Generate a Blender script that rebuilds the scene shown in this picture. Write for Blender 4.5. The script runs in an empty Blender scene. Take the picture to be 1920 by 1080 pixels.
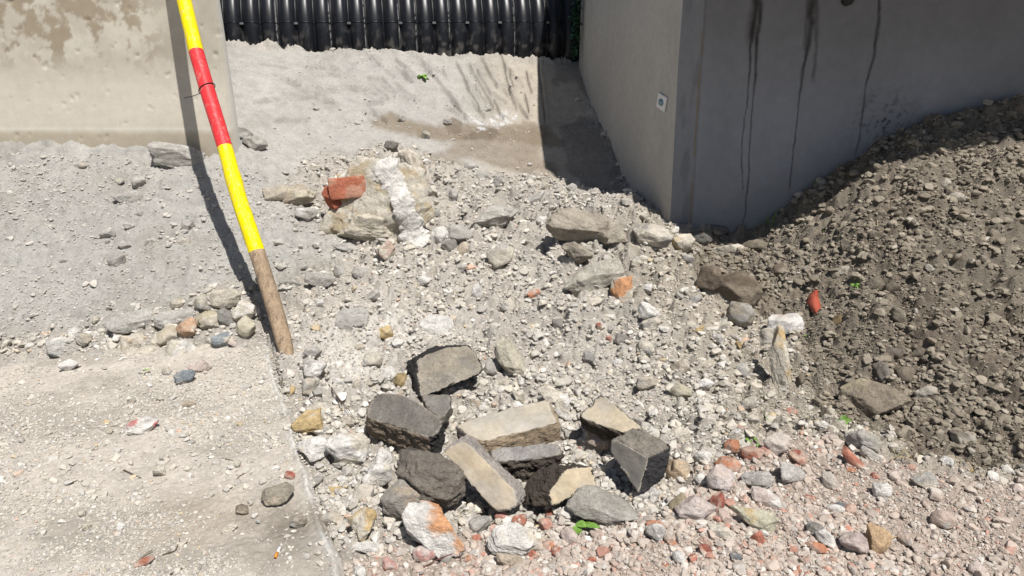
import bpy, math, random
import numpy as np
from mathutils import Vector
R = math.radians
SC = bpy.context.scene
COL = SC.collection
random.seed(7)
RNG = np.random.default_rng(11)

# ------------------------------------------------------------------ camera, sky, sun, exposure
CH, PITCH, FPX = 1.4, 22.0, 1300.0
cam = bpy.data.cameras.new('camera'); cam.sensor_width = 36; cam.lens = FPX / 1920 * 36
cam.clip_start = 0.05; cam.clip_end = 500
camo = bpy.data.objects.new('camera', cam); COL.objects.link(camo)
camo.location = (0, 0, CH); camo.rotation_euler = (R(90 - PITCH), 0, 0)
SC.camera = camo
SUN_ELEV, SUN_AZ = 64.0, 147.3          # azimuth clockwise from +Y of the direction TO the sun
world = bpy.data.worlds.new('World'); SC.world = world; world.use_nodes = True
wn = world.node_tree
bg = wn.nodes.get('Background') or wn.nodes.new('ShaderNodeBackground')
sky = wn.nodes.new('ShaderNodeTexSky'); sky.sky_type = 'NISHITA'; sky.sun_disc = False
sky.sun_elevation = R(SUN_ELEV); sky.sun_rotation = R(SUN_AZ)
wn.links.new(sky.outputs[0], bg.inputs[0]); bg.inputs[1].default_value = 0.055
sund = bpy.data.lights.new('sun', 'SUN'); sund.energy = 5.0; sund.angle = R(0.5); sund.color = (1.0, 0.965, 0.925)
suno = bpy.data.objects.new('sun', sund); COL.objects.link(suno)
TO_SUN = Vector((math.sin(R(SUN_AZ)) * math.cos(R(SUN_ELEV)), math.cos(R(SUN_AZ)) * math.cos(R(SUN_ELEV)), math.sin(R(SUN_ELEV))))
suno.rotation_euler = (-TO_SUN).to_track_quat('-Z', 'Y').to_euler(); suno.location = (4, -6, 12)
SC.view_settings.view_transform = 'Standard'; SC.view_settings.look = 'None'
SC.view_settings.gamma = 1.0; SC.view_settings.exposure = 0.29

# ------------------------------------------------------------------ numeric helpers
def hash2(ix, iy, seed):
    h = (ix.astype(np.int64) * 374761393 + iy.astype(np.int64) * 668265263 + seed * 1442695041) & 0xFFFFFFFF
    h = ((h ^ (h >> 13)) * 1274126177) & 0xFFFFFFFF
    return ((h ^ (h >> 16)) & 0xFFFFFF) / float(0xFFFFFF)
def vnoise(x, y, seed=0):
    ix = np.floor(x); iy = np.floor(y); fx = x - ix; fy = y - iy
    ux = fx * fx * (3 - 2 * fx); uy = fy * fy * (3 - 2 * fy)
    a = hash2(ix, iy, seed); b = hash2(ix + 1, iy, seed); c = hash2(ix, iy + 1, seed); d = hash2(ix + 1, iy + 1, seed)
    return (a + (b - a) * ux) * (1 - uy) + (c + (d - c) * ux) * uy - 0.5
def fbm(x, y, seed=0, octs=4, gain=0.5):
    s = 0; a = 1.0
    for k in range(octs):
        ca, sa = math.cos(k * 1.1 + .3), math.sin(k * 1.1 + .3)
        s = s + a * vnoise((x * ca - y * sa) * 2 ** k + 13.7 * k, (x * sa + y * ca) * 2 ** k - 7.1 * k, seed + k); a *= gain
    return s
def worley(x, y, seed=0):
    """F1 distance and a per-cell random value."""
    ix = np.floor(x); iy = np.floor(y)
    best = np.full(x.shape, 9.0); cid = np.zeros(x.shape)
    for dx in (-1, 0, 1):
        for dy in (-1, 0, 1):
            cx = ix + dx; cy = iy + dy
            px = cx + hash2(cx, cy, seed); py = cy + hash2(cx, cy, seed + 5)
            d = (px - x) ** 2 + (py - y) ** 2
            m = d < best; best = np.where(m, d, best); cid = np.where(m, hash2(cx, cy, seed + 9), cid)
    return np.sqrt(best), cid
def hash3(ix, iy, iz, seed):
    h = (ix.astype(np.int64) * 374761393 + iy.astype(np.int64) * 668265263 + iz.astype(np.int64) * 2147483647 + seed * 1442695041) & 0xFFFFFFFF
    h = ((h ^ (h >> 13)) * 1274126177) & 0xFFFFFFFF
    return ((h ^ (h >> 16)) & 0xFFFFFF) / float(0xFFFFFF)
def vnoise3(p, seed=0):
    i = np.floor(p); f = p - i; u = f * f * (3 - 2 * f); r = 0
    for dx in (0, 1):
        wx = u[:, 0] if dx else 1 - u[:, 0]
        for dy in (0, 1):
            wy = u[:, 1] if dy else 1 - u[:, 1]
            for dz in (0, 1):
                wz = u[:, 2] if dz else 1 - u[:, 2]
                r = r + wx * wy * wz * hash3(i[:, 0] + dx, i[:, 1] + dy, i[:, 2] + dz, seed)
    return r - 0.5
def fbm3(p, seed=0, octs=4, gain=0.5):
    s = 0; a = 1.0
    for k in range(octs):
        s = s + a * vnoise3(p * 2 ** k + 5.3 * k + 31.1, seed + k); a *= gain
    return s
def sstep(a, b, x):
    t = np.clip((x - a) / (b - a), 0, 1); return t * t * (3 - 2 * t)
def lin(c):
    c = np.asarray(c, float) / 255.0
    return np.where(c <= 0.04045, c / 12.92, ((c + 0.055) / 1.055) ** 2.4)
def A(r, g, b):
    """Albedo of a sunlit surface seen as this sRGB colour."""
    return np.clip(lin((r, g, b)) / 1.28, 0, 0.8)
CP, SP = math.cos(R(PITCH)), math.sin(R(PITCH))
def gtan(px, py):
    v = py - 540.0
    return (FPX * SP + CP * v) / (FPX * CP - SP * v)
def at_Y(px, py, Y):
    v = py - 540.0; u = px - 960.0
    return np.array([u / (FPX * CP - SP * v) * Y, Y, CH - Y * gtan(px, py)])
def at_z(px, py, z):
    return at_Y(px, py, (CH - z) / gtan(px, py))
def depth_of(P):
    return P[1] * CP + (CH - P[2]) * SP
def to_px(P):
    u = P[0]; d = P[1] * CP + (CH - P[2]) * SP; v = (CH - P[2]) * CP - P[1] * SP
    return 960 + FPX * u / d, 540 + FPX * v / d

# ------------------------------------------------------------------ terrain control points: pixel of the photo + distance
CT = """300 590 2.98|300 450 3.45|300 350 3.85|300 268 4.2|300 640 2.8|60 590 2.98|60 450 3.4|60 350 3.8|60 268 4.15
480 560 3.1|480 450 3.5|470 350 3.95|450 270 4.35|440 180 4.9|432 110 5.4|430 80 5.62
620 650 2.78|620 550 3.2|620 450 3.65|620 350 4.2|620 270 4.7|620 180 5.2|620 92 5.75
780 650 2.78|780 550 3.25|780 450 3.75|780 350 4.35|780 250 5.0|780 200 5.3|780 95 5.87
960 650 2.8|960 550 3.3|960 450 3.8|960 350 4.5|960 270 5.1|960 220 5.45|960 104 6.0
1100 390 3.95|1110 340 4.75|1060 450 3.7|1060 550 3.25|1060 270 5.1|1050 220 5.5|1045 110 6.08
1200 402 3.85|1200 450 3.55|1200 550 3.15|1200 650 2.8|1180 375 4.4|1085 112 6.1|1112 230 5.4|1150 310 4.85
1255 424 3.9|1320 450 3.75|1320 480 3.6|1320 550 3.2|1320 650 2.78|1420 435 3.85|1420 500 3.5|1420 600 3.05
1520 360 3.84|1520 450 3.45|1520 550 3.1|1520 650 2.8|1520 750 2.4|1680 255 3.8|1680 350 3.4|1680 450 3.05|1680 600 2.65|1680 750 2.35|1680 850 1.98
1900 205 3.75|1900 400 3.1|1900 600 2.6|1900 800 2.15
250 700 2.51|250 800 2.13|250 900 1.825|250 1070 1.44|60 800 2.13|60 1000 1.58|450 700 2.51|450 850 1.97|450 1000 1.58
620 720 2.50|620 900 1.89|660 1070 1.47|760 740 2.46|760 900 1.91|760 1000 1.63|900 740 2.46|900 850 2.06|900 1000 1.63|1050 740 2.46|1050 900 1.90|1050 1060 1.48
1200 740 2.42|1200 850 2.04|1200 940 1.76|1200 1060 1.46|1380 740 2.42|1400 850 1.98|1400 1000 1.60|1600 950 1.71|1600 1060 1.47|1850 950 1.70|1850 1060 1.45"""
cps = []
for tok in CT.replace('\n', '|').split('|'):
    a, b, c = map(float, tok.split()); cps.append(at_Y(a, b, c))
for p in [(-5, 7.5, 1.15), (-2.5, 7.5, 1.15), (0, 7.5, 1.1), (2, 7.5, 1.0), (-5, 5.5, 1.1), (-3, 5.6, 1.15), (-5, 4.2, .64), (-5, 2.9, .03), (-5, 1, 0), (5, 7.5, 1.2), (5, 3.7, 1.35), (5, 2.5, .5),
          (5, 1, 0), (0, .5, -.03), (2, .5, 0), (-2, .5, 0), (0, -1, -.02), (4, -1, 0), (-4, -1, 0), (2.5, 5, .5), (1.2, 4.6, .25)]:
    cps.append(np.array(p, float))
cps = np.array(cps)
def tps_fit(pts, lam=0.0008):
    n = len(pts); d = np.linalg.norm(pts[:, None, :2] - pts[None, :, :2], axis=2)
    K = np.where(d > 0, d ** 2 * np.log(d + 1e-12), 0) + lam * n * np.eye(n) * 0.1
    P = np.c_[np.ones(n), pts[:, :2]]
    M = np.block([[K, P], [P.T, np.zeros((3, 3))]])
    return np.linalg.solve(M, np.r_[pts[:, 2], 0, 0, 0])
tw = tps_fit(cps)
def tps(x, y):
    out = tw[-3] + tw[-2] * x + tw[-1] * y
    for k, c in enumerate(cps):
        d2 = (x - c[0]) ** 2 + (y - c[1]) ** 2
        out = out + tw[k] * 0.5 * d2 * np.log(d2 + 1e-12)
    return out
LX0, LX1, LY0, LY1, LS = -5.0, 5.0, -1.0, 7.5, 0.025
lx = np.arange(LX0, LX1 + LS, LS); ly = np.arange(LY0, LY1 + LS, LS)
LUT = tps(*np.meshgrid(lx, ly))
def Hs(x, y):
    fx = np.clip((x - LX0) / LS, 0, len(lx) - 1.001); fy = np.clip((y - LY0) / LS, 0, len(ly) - 1.001)
    ix = fx.astype(int); iy = fy.astype(int); fx = fx - ix; fy = fy - iy
    return (LUT[iy, ix] * (1 - fx) + LUT[iy, ix + 1] * fx) * (1 - fy) + (LUT[iy + 1, ix] * (1 - fx) + LUT[iy + 1, ix + 1] * fx) * fy
YS = np.arange(1.0, 7.4, 0.006)
def hit(px, py, lift=0.0):
    v = py - 540.0; u = px - 960.0
    x = u / (FPX * CP - SP * v) * YS; z = CH - YS * gtan(px, py)
    below = z < Hs(x, YS) + lift
    k = int(np.argmax(below)) if below.any() else len(YS) - 1
    return np.array([x[k], YS[k], z[k]])
def wpoly(pts):
    return np.array([hit(a, b)[:2] for a, b in pts])
def sdist(x, y, poly):
    """signed distance, negative inside"""
    inside = np.zeros(x.shape, bool); best = np.full(x.shape, 1e9)
    n = len(poly)
    for i in range(n):
        x1, y1 = poly[i]; x2, y2 = poly[(i + 1) % n]
        dx, dy = x2 - x1, y2 - y1
        t = np.clip(((x - x1) * dx + (y - y1) * dy) / (dx * dx + dy * dy + 1e-12), 0, 1)
        best = np.minimum(best, (x - x1 - t * dx) ** 2 + (y - y1 - t * dy) ** 2)
        c = ((y1 > y) != (y2 > y)) & (x < dx * (y - y1) / (dy if abs(dy) > 1e-9 else 1e-9) + x1)
        inside ^= c
    d = np.sqrt(best); return np.where(inside, -d, d)
P_BANK = wpoly([(405, 90), (560, 95), (780, 100), (960, 106), (1095, 112), (1130, 250), (1180, 370), (1110, 345), (1030, 330), (870, 320), (800, 290), (740, 270), (600, 300), (520, 340), (450, 320), (425, 230)])
P_LEFT = wpoly([(-200, 240), (430, 240), (520, 330), (600, 420), (640, 480), (560, 530), (490, 560), (430, 560), (300, 585), (240, 612), (-200, 640)])
P_SOIL = np.array(list(wpoly([(1300, 455), (1330, 425), (1400, 405), (1520, 320), (1670, 200)])) + [[5.5, 5.0], [5.5, 1.9]] + list(wpoly([(1690, 860), (1600, 800), (1510, 730), (1490, 690), (1510, 630), (1430, 580), (1330, 530)])))
P_DUST = np.array([[-.62, 1.35]] + list(wpoly([(700, 1040), (900, 1010), (1080, 985), (1250, 960), (1300, 880), (1400, 830), (1560, 830), (1700, 880)])) + [[5.5, 1.8], [5.5, -3], [-.7, -3]])
P_PALE = wpoly([(560, 610), (700, 570), (850, 585), (870, 640), (760, 670), (740, 720), (600, 740), (545, 690)])
P_COBB = wpoly([(-100, 620), (300, 600), (400, 565), (470, 560), (500, 620), (480, 640), (330, 690), (240, 680), (-100, 700)])
P_RUBL = wpoly([(560, 720), (700, 690), (900, 690), (1060, 720), (1280, 850), (1440, 850), (1500, 940), (1400, 1010), (1000, 1040), (760, 1040), (650, 1000), (600, 880)])
def zone(x, y, poly, w=0.06, n=0.08, seed=3):
    return 1 - sstep(-w, w, sdist(x, y, poly) + n * fbm(x * 5, y * 5, seed, 3))
SE1, SE2 = at_z(506, 640, 0.0), at_z(650, 1090, 0.0)     # right edge of the concrete slab
edir = (SE1 - SE2)[:2]; edir /= np.linalg.norm(edir); enor = np.array([edir[1], -edir[0]])   # points to the rubble side
def slab_s(x, y):
    return (x - SE2[0]) * enor[0] + (y - SE2[1]) * enor[1]
SEG_SRC = [(720, (60, 330, 170, 440)), (720, (200, 340, 430, 610)), (720, (320, 390, 350, 430)), (720, (400, 350, 540, 620)), (720, (470, 360, 620, 620)), (720, (550, 350, 640, 500)),
           (720, (650, 310, 740, 620)), (720, (610, 530, 690, 590)), (720, (790, 390, 830, 530)), (720, (790, 530, 810, 650)), (720, (870, 340, 910, 680)), (720, (210, 375, 330, 410)),
           (720, (0, 400, 60, 440)), (720, (100, 400, 160, 460)), (720, (430, 540, 480, 580)), (720, (700, 400, 730, 500)), (720, (820, 340, 845, 315)), (720, (150, 305, 215, 330)), (720, (520, 310, 560, 345)),
           (240, (1330, 310, 1420, 370)), (240, (1150, 495, 1300, 510)), (240, (1310, 510, 1440, 560)), (240, (1340, 600, 1440, 575)), (240, (1320, 635, 1440, 650)), (240, (860, 540, 980, 550)),
           (240, (540, 405, 610, 405)), (240, (700, 575, 800, 570)), (240, (820, 685, 900, 680)), (240, (1350, 455, 1420, 452)), (240, (900, 690, 1020, 695))]
SEGS = [(hit(o + a / 3, b / 3)[:2], hit(o + c / 3, d / 3)[:2]) for o, (a, b, c, d) in SEG_SRC]
_r = random.Random(21)
for _k in range(34):
    _px = _r.uniform(470, 1010); _py = _r.uniform(112, 205); _t = (_px - 470) / 540
    _an = R(8 + 52 * _t + _r.uniform(-12, 12)) if _t > .35 else R(_r.uniform(-12, 22)); _l = _r.uniform(22, 62)
    SEGS.append((hit(_px, _py)[:2], hit(_px + _l * math.cos(_an), min(_py + _l * math.sin(_an), 232))[:2]))
def grooves(x, y):
    h = np.zeros(x.shape); m = (y > 4.4) & (y < 6.5) & (x > -2.2) & (x < 1.0)
    xm = x[m] + .012 * vnoise(x[m] * 9, y[m] * 9, 71); ym = y[m] + .012 * vnoise(x[m] * 9, y[m] * 9, 72); hm = np.zeros(xm.shape)
    for i, ((x1, y1), (x2, y2)) in enumerate(SEGS):
        dx, dy = x2 - x1, y2 - y1; L = math.hypot(dx, dy) + 1e-9
        t = ((xm - x1) * dx + (ym - y1) * dy) / (L * L)
        s = ((xm - x1) * dy - (ym - y1) * dx) / L
        fade = sstep(-.08, .12, t) * (1 - sstep(.88, 1.08, t))
        g = -.036 * np.exp(-(s / .0085) ** 2) + .018 * sstep(-.05, -.008, s) * (1 - sstep(-.008, .004, s)) - .005 * sstep(0, .012, s) * (1 - sstep(.012, .07, s))
        hm += fade * g
    h[m] = hm; return h
_pl, _pr = at_Y(412, 15, 5.6), at_Y(1060, 15, 6.1); P_AX = _pl[:2]; _a = (_pr - _pl)[:2] / np.linalg.norm((_pr - _pl)[:2]); P_NB = np.array([-_a[1], _a[0]])
P_MOUND = wpoly([(1020, 400), (1090, 385), (1200, 402), (1250, 440), (1150, 480), (1060, 495), (1015, 440)])
def H(x, y, fine=True):
    """full ground height"""
    z = Hs(x, y)
    bank = zone(x, y, P_BANK, .08, .1, 3); left = zone(x, y, P_LEFT, .08, .1, 4); soil = zone(x, y, P_SOIL, .05, .15, 5); dust = zone(x, y, P_DUST, .08, .08, 6)
    mound = zone(x, y, P_MOUND, .08, .06, 8)
    grav = np.clip(1 - bank - left - soil - dust, 0, 1)
    near = np.exp(-((x / 6) ** 4 + ((y - 3) / 6) ** 4))
    z = z + near * fbm(x * 3.1, y * 3.1, 20, 3) * (.075 * grav + .03 * bank + .035 * left + .09 * soil + .025 * dust)
    lay = vnoise(x * 5 + y * 2, y * 16, 31)
    z = z + near * left * .018 * sstep(-.1, .25, lay)
    z = z + near * fbm(x * 14, y * 14, 40, 4, .6) * (.030 * grav + .008 * bank + .016 * left + .035 * soil + .016 * dust + .03 * mound)
    z = z + near * mound * .035 * np.round(fbm(x * 9, y * 9, 55, 3) * 4) / 2
    bil = np.abs(fbm(x * 26, y * 26, 140, 3, .55)) * 2 - .35
    bil2 = np.abs(fbm(x * 11 + 5, y * 11, 150, 3, .55)) * 2 - .35
    z = z + bil * (.014 * grav + .0012 * bank + .008 * left + .013 * soil + .005 * dust) + bil2 * (.048 * grav + .001 * bank + .018 * left + .022 * soil + .004 * dust)
    if fine:
        f1, c1 = worley(x * 30, y * 30, 50); f2, c2 = worley(x * 12 + 3, y * 12, 60)
        f3, c3 = worley(x * 70, y * 70, 64)
        lump = (1 - np.clip(f1, 0, 1)) * (c1 > .35) * c1; lump2 = (1 - np.clip(f2 * 1.25, 0, 1)) * (c2 > .62); lump3 = (1 - np.clip(f3, 0, 1)) * c3
        z = z + lump * (.013 * grav + .0012 * bank + .005 * left + .022 * soil + .007 * dust)
        z = z + lump2 * (.016 * grav + .0 * bank + .010 * left + .045 * soil + .004 * dust)
        z = z + lump3 * (.007 * grav + .0010 * bank + .002 * left + .010 * soil + .004 * dust)
        z = z + fbm(x * 60, y * 60, 90, 3, .6) * (.006 * grav + .0035 * bank + .005 * left + .007 * soil + .004 * dust)
        dp = (x - P_AX[0]) * P_NB[0] + (y - P_AX[1]) * P_NB[1]
        z = z - np.clip(dp + .015, 0, .3) * 1.0 * ((x > -2.6) & (x < 1.0) & (y < 6.9))
        ctc = .6 * sstep(-.22, -.02, dp) * (y < 6.6) * (x > -2.6) * (x < 1.2)
        z = z + ctc * (.04 * fbm(x * 7, y * 7, 160, 5, .6) + .016 * np.abs(fbm(x * 40, y * 40, 165, 3)))
        z = z + grooves(x, y)
    s = slab_s(x, y); under = (1 - sstep(-.02, .01, s)) * (1 - sstep(2.66, 2.8, y))
    z = z - under * np.clip(z + .07, 0, 1)
    return z

LUT_S = LUT.copy(); LUT_H = H(*[g for g in np.meshgrid(lx, ly)], fine=False)
def hitH(px, py):
    v = py - 540.0; u = px - 960.0
    x = u / (FPX * CP - SP * v) * YS; z = CH - YS * gtan(px, py)
    fx = np.clip((x - LX0) / LS, 0, len(lx) - 1.001).astype(int); fy = np.clip((YS - LY0) / LS, 0, len(ly) - 1.001).astype(int)
    below = z < LUT_H[fy, fx]; below[:3] = False
    k = int(np.argmax(below)) if below.any() else len(YS) - 1
    return np.array([x[k], YS[k], z[k]])

# ------------------------------------------------------------------ mesh and material helpers
def mk(name, verts, faces, mat, parent=None, col=None, smooth=True, loc=None, mats=None, mi=None):
    me = bpy.data.meshes.new(name)
    verts = np.asarray(verts, np.float32); faces = np.asarray(faces, np.int32)
    me.vertices.add(len(verts)); me.vertices.foreach_set('co', verts.ravel())
    k = faces.shape[1]
    me.loops.add(faces.size); me.loops.foreach_set('vertex_index', faces.ravel())
    me.polygons.add(len(faces)); me.polygons.foreach_set('loop_start', np.arange(0, faces.size, k, dtype=np.int32))
    me.polygons.foreach_set('loop_total', np.full(len(faces), k, np.int32))
    me.polygons.foreach_set('use_smooth', np.full(len(faces), smooth, bool))
    for m in (mats or [mat]): me.materials.append(m)
    if mi is not None: me.polygons.foreach_set('material_index', np.asarray(mi, np.int32))
    me.update(calc_edges=True)
    if col is not None:
        col = np.asarray(col, np.float32)
        if col.ndim == 1: col = np.tile(col, (len(verts), 1))
        a = me.color_attributes.new('Col', 'FLOAT_COLOR', 'POINT')
        a.data.foreach_set('color', np.c_[col, np.ones(len(verts), np.float32)].astype(np.float32).ravel())
    o = bpy.data.objects.new(name, me); COL.objects.link(o)
    if loc is not None: o.location = loc
    if parent is not None: o.parent = parent
    return o
def tag(o, label, cat, group=None, kind=None):
    if label: o['label'] = label
    if cat: o['category'] = cat
    if group: o['group'] = group
    if kind: o['kind'] = kind
    return o
def empty(name, loc, label, cat, group=None):
    o = bpy.data.objects.new(name, None); COL.objects.link(o); o.location = loc; o.empty_display_size = .1
    return tag(o, label, cat, group)
def material(name, color=None, rough=.9, vcol=False, mott=(.7, 1.25), scales=(9, 45, 220), bump=.35, bscale=(60, 260), bdist=.004, spec=.25, detail=6):
    m = bpy.data.materials.new(name); m.use_nodes = True; nt = m.node_tree; N = nt.nodes; L = nt.links
    b = N['Principled BSDF']; b.inputs['Roughness'].default_value = rough; b.inputs['Specular IOR Level'].default_value = spec
    pos = N.new('ShaderNodeNewGeometry')
    if vcol:
        at = N.new('ShaderNodeAttribute'); at.attribute_name = 'Col'; cur = at.outputs['Color']
    else:
        rgb = N.new('ShaderNodeRGB'); rgb.outputs[0].default_value = (*color, 1); cur = rgb.outputs[0]
    for i, s in enumerate(scales):
        n = N.new('ShaderNodeTexNoise'); n.inputs['Scale'].default_value = s; n.inputs['Detail'].default_value = detail if i == 0 else 3
        n.inputs['Roughness'].default_value = .6; L.new(pos.outputs['Position'], n.inputs['Vector'])
        mr = N.new('ShaderNodeMapRange'); mr.inputs['From Min'].default_value = .3; mr.inputs['From Max'].default_value = .7
        mr.inputs['To Min'].default_value = mott[0]; mr.inputs['To Max'].default_value = mott[1]
        L.new(n.outputs['Fac'], mr.inputs['Value'])
        sc = N.new('ShaderNodeVectorMath'); sc.operation = 'SCALE'; L.new(cur, sc.inputs[0]); L.new(mr.outputs[0], sc.inputs['Scale']); cur = sc.outputs[0]
    L.new(cur, b.inputs['Base Color'])
    prev = None
    for i, s in enumerate(bscale):
        n = N.new('ShaderNodeTexNoise'); n.inputs['Scale'].default_value = s; n.inputs['Detail'].default_value = 5; n.inputs['Roughness'].default_value = .65
        L.new(pos.outputs['Position'], n.inputs['Vector'])
        bp = N.new('ShaderNodeBump'); bp.inputs['Strength'].default_value = bump; bp.inputs['Distance'].default_value = bdist / (i + 1)
        L.new(n.outputs['Fac'], bp.inputs['Height'])
        if prev is not None: L.new(prev, bp.inputs['Normal'])
        prev = bp.outputs['Normal']
    if prev is not None: L.new(prev, b.inputs['Normal'])
    return m
M_GROUND = material('loose_ground', vcol=True, mott=(.86, 1.13), scales=(14, 90, 330), bump=.9, bscale=(90, 330), bdist=.008)
M_STONE = material('stone_surface', vcol=True, mott=(.80, 1.16), scales=(22, 90, 300), bump=.9, bscale=(40, 200), bdist=.012)
M_CUT = material('cut_face', vcol=True, mott=(.90, 1.08), scales=(10, 60, 260), bump=.45, bscale=(18, 160), bdist=.005)
M_GRIT = material('grit_surface', vcol=True, mott=(.85, 1.12), scales=(60,), bump=.5, bscale=(220,), bdist=.003)
M_WALL = material('cast_concrete', vcol=True, mott=(.95, 1.04), scales=(2.5, 20, 160), bump=.10, bscale=(30, 220), bdist=.002, rough=.85)
M_SLAB = material('dusty_concrete', vcol=True, mott=(.86, 1.13), scales=(6, 70, 300), bump=.7, bscale=(70, 300), bdist=.006)
M_PIPE = material('black_plastic', vcol=True, rough=.36, mott=(.85, 1.15), scales=(5, 40), bump=.06, bscale=(12, 60), bdist=.003, spec=.32)
def scuff(m, col, th, sc):
    nt = m.node_tree; N = nt.nodes; L = nt.links; b = N['Principled BSDF']; src = b.inputs['Base Color'].links[0].from_socket
    p = N.new('ShaderNodeNewGeometry'); mp = N.new('ShaderNodeMapping'); mp.inputs['Scale'].default_value = (sc, sc, sc * .22); L.new(p.outputs['Position'], mp.inputs['Vector'])
    n = N.new('ShaderNodeTexNoise'); n.inputs['Scale'].default_value = 1; n.inputs['Detail'].default_value = 8; n.inputs['Roughness'].default_value = .65; L.new(mp.outputs[0], n.inputs['Vector'])
    r = N.new('ShaderNodeMapRange'); r.inputs['From Min'].default_value = th; r.inputs['From Max'].default_value = th + .1; r.inputs['To Max'].default_value = .75; L.new(n.outputs['Fac'], r.inputs['Value'])
    mx = N.new('ShaderNodeMix'); mx.data_type = 'RGBA'; L.new(r.outputs[0], mx.inputs['Factor']); L.new(src, mx.inputs['A']); mx.inputs['B'].default_value = (*col, 1); L.new(mx.outputs['Result'], b.inputs['Base Color'])
M_YEL = material('yellow_paint', tuple(A(255, 232, 0)), rough=.5, mott=(.92, 1.05), scales=(8, 60), bump=.3, bscale=(40, 200), bdist=.002)
M_RED = material('red_paint', tuple(A(236, 62, 66)), rough=.5, mott=(.9, 1.07), scales=(8, 60), bump=.3, bscale=(40, 200), bdist=.002)
M_WOOD = material('bare_wood', tuple(A(172, 150, 124)), rough=.85, mott=(.82, 1.15), scales=(8, 50, 200), bump=.6, bscale=(30, 200), bdist=.003)
scuff(M_YEL, A(226, 206, 120), .53, 60); scuff(M_RED, A(214, 128, 120), .54, 60); scuff(M_WOOD, A(124, 106, 88), .5, 60)
M_BLACK = material('black_nylon', (.02, .02, .022), rough=.5, bump=0, bscale=(50,), scales=(20,))
M_WHITEP = material('white_plastic', (.75, .75, .73), rough=.4, bump=.05, bscale=(50,), scales=(20,), mott=(.95, 1.03))
M_BLUE = material('blue_glass', (.12, .22, .27), rough=.15, bump=0, bscale=(50,), scales=(60,), mott=(.6, 1.6), spec=.6)
M_LEAF = material('leaf_green', vcol=True, rough=.5, mott=(.8, 1.2), scales=(40,), bump=.3, bscale=(120,), bdist=.002)
M_TILE = material('glazed_clay', tuple(A(196, 100, 78)), rough=.32, mott=(.85, 1.12), scales=(15, 80), bump=.25, bscale=(50, 200), bdist=.002, spec=.5)
M_TWIG = material('dry_stalk', vcol=True, rough=.9, mott=(.8, 1.2), scales=(60,), bump=.3, bscale=(120,))

import bmesh
_ico = {}
def ico(k):
    if k not in _ico:
        bm = bmesh.new(); bmesh.ops.create_icosphere(bm, subdivisions=k, radius=1)
        v = np.array([x.co[:] for x in bm.verts]); f = np.array([[w.index for w in g.verts] for g in bm.faces]); bm.free()
        _ico[k] = (v / np.linalg.norm(v, axis=1)[:, None], f)
    return _ico[k]
def hull_rock(seed, k=3, nplanes=14, lo=.62, hi=1.0, rough=.06, flat=False):
    """unit angular rock, every axis scaled to +-1"""
    r = np.random.default_rng(seed); d, f = ico(k)
    n = r.normal(size=(nplanes, 3)); n /= np.linalg.norm(n, axis=1)[:, None]
    h = r.uniform(lo, hi, nplanes)
    dn = d @ n.T
    rad = np.where(dn > .05, h / np.maximum(dn, .05), 9).min(1); rad = np.minimum(rad, 1.25)
    v = d * rad[:, None]
    if rough:
        v = v * (1 + rough * fbm3(v * 1.8 + seed % 97, seed, 4 if k > 3 else 3, .55))[:, None]
    lo_, hi_ = v.min(0), v.max(0)
    return (v - (lo_ + hi_) / 2) / ((hi_ - lo_) / 2), f
def frame_mat(P, ang=0.0):
    """columns: screen right, screen up, toward camera, turned by ang degrees anticlockwise about the line of sight"""
    t = np.array([0, 0, CH]) - P; t /= np.linalg.norm(t)
    r = np.cross([0, 0, 1], t); r /= np.linalg.norm(r); u = np.cross(t, r)
    c, s = math.cos(R(ang)), math.sin(R(ang))
    return np.c_[c * r + s * u, -s * r + c * u, t]

# ------------------------------------------------------------------ palettes
WHITE, CREAM, GREY, DGREY, TAN, OCHRE, PINK, BRICK, ORANGE, BROWN = (A(230, 226, 218), A(216, 207, 190), A(186, 181, 173), A(148, 143, 135), A(188, 174, 154), A(210, 184, 136), A(210, 194, 184), A(188, 124, 102), A(224, 168, 124), A(118, 106, 92))
SOILC = A(135, 126, 112); BLUEG = A(124, 130, 134); SAND = A(190, 186, 178)

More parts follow.
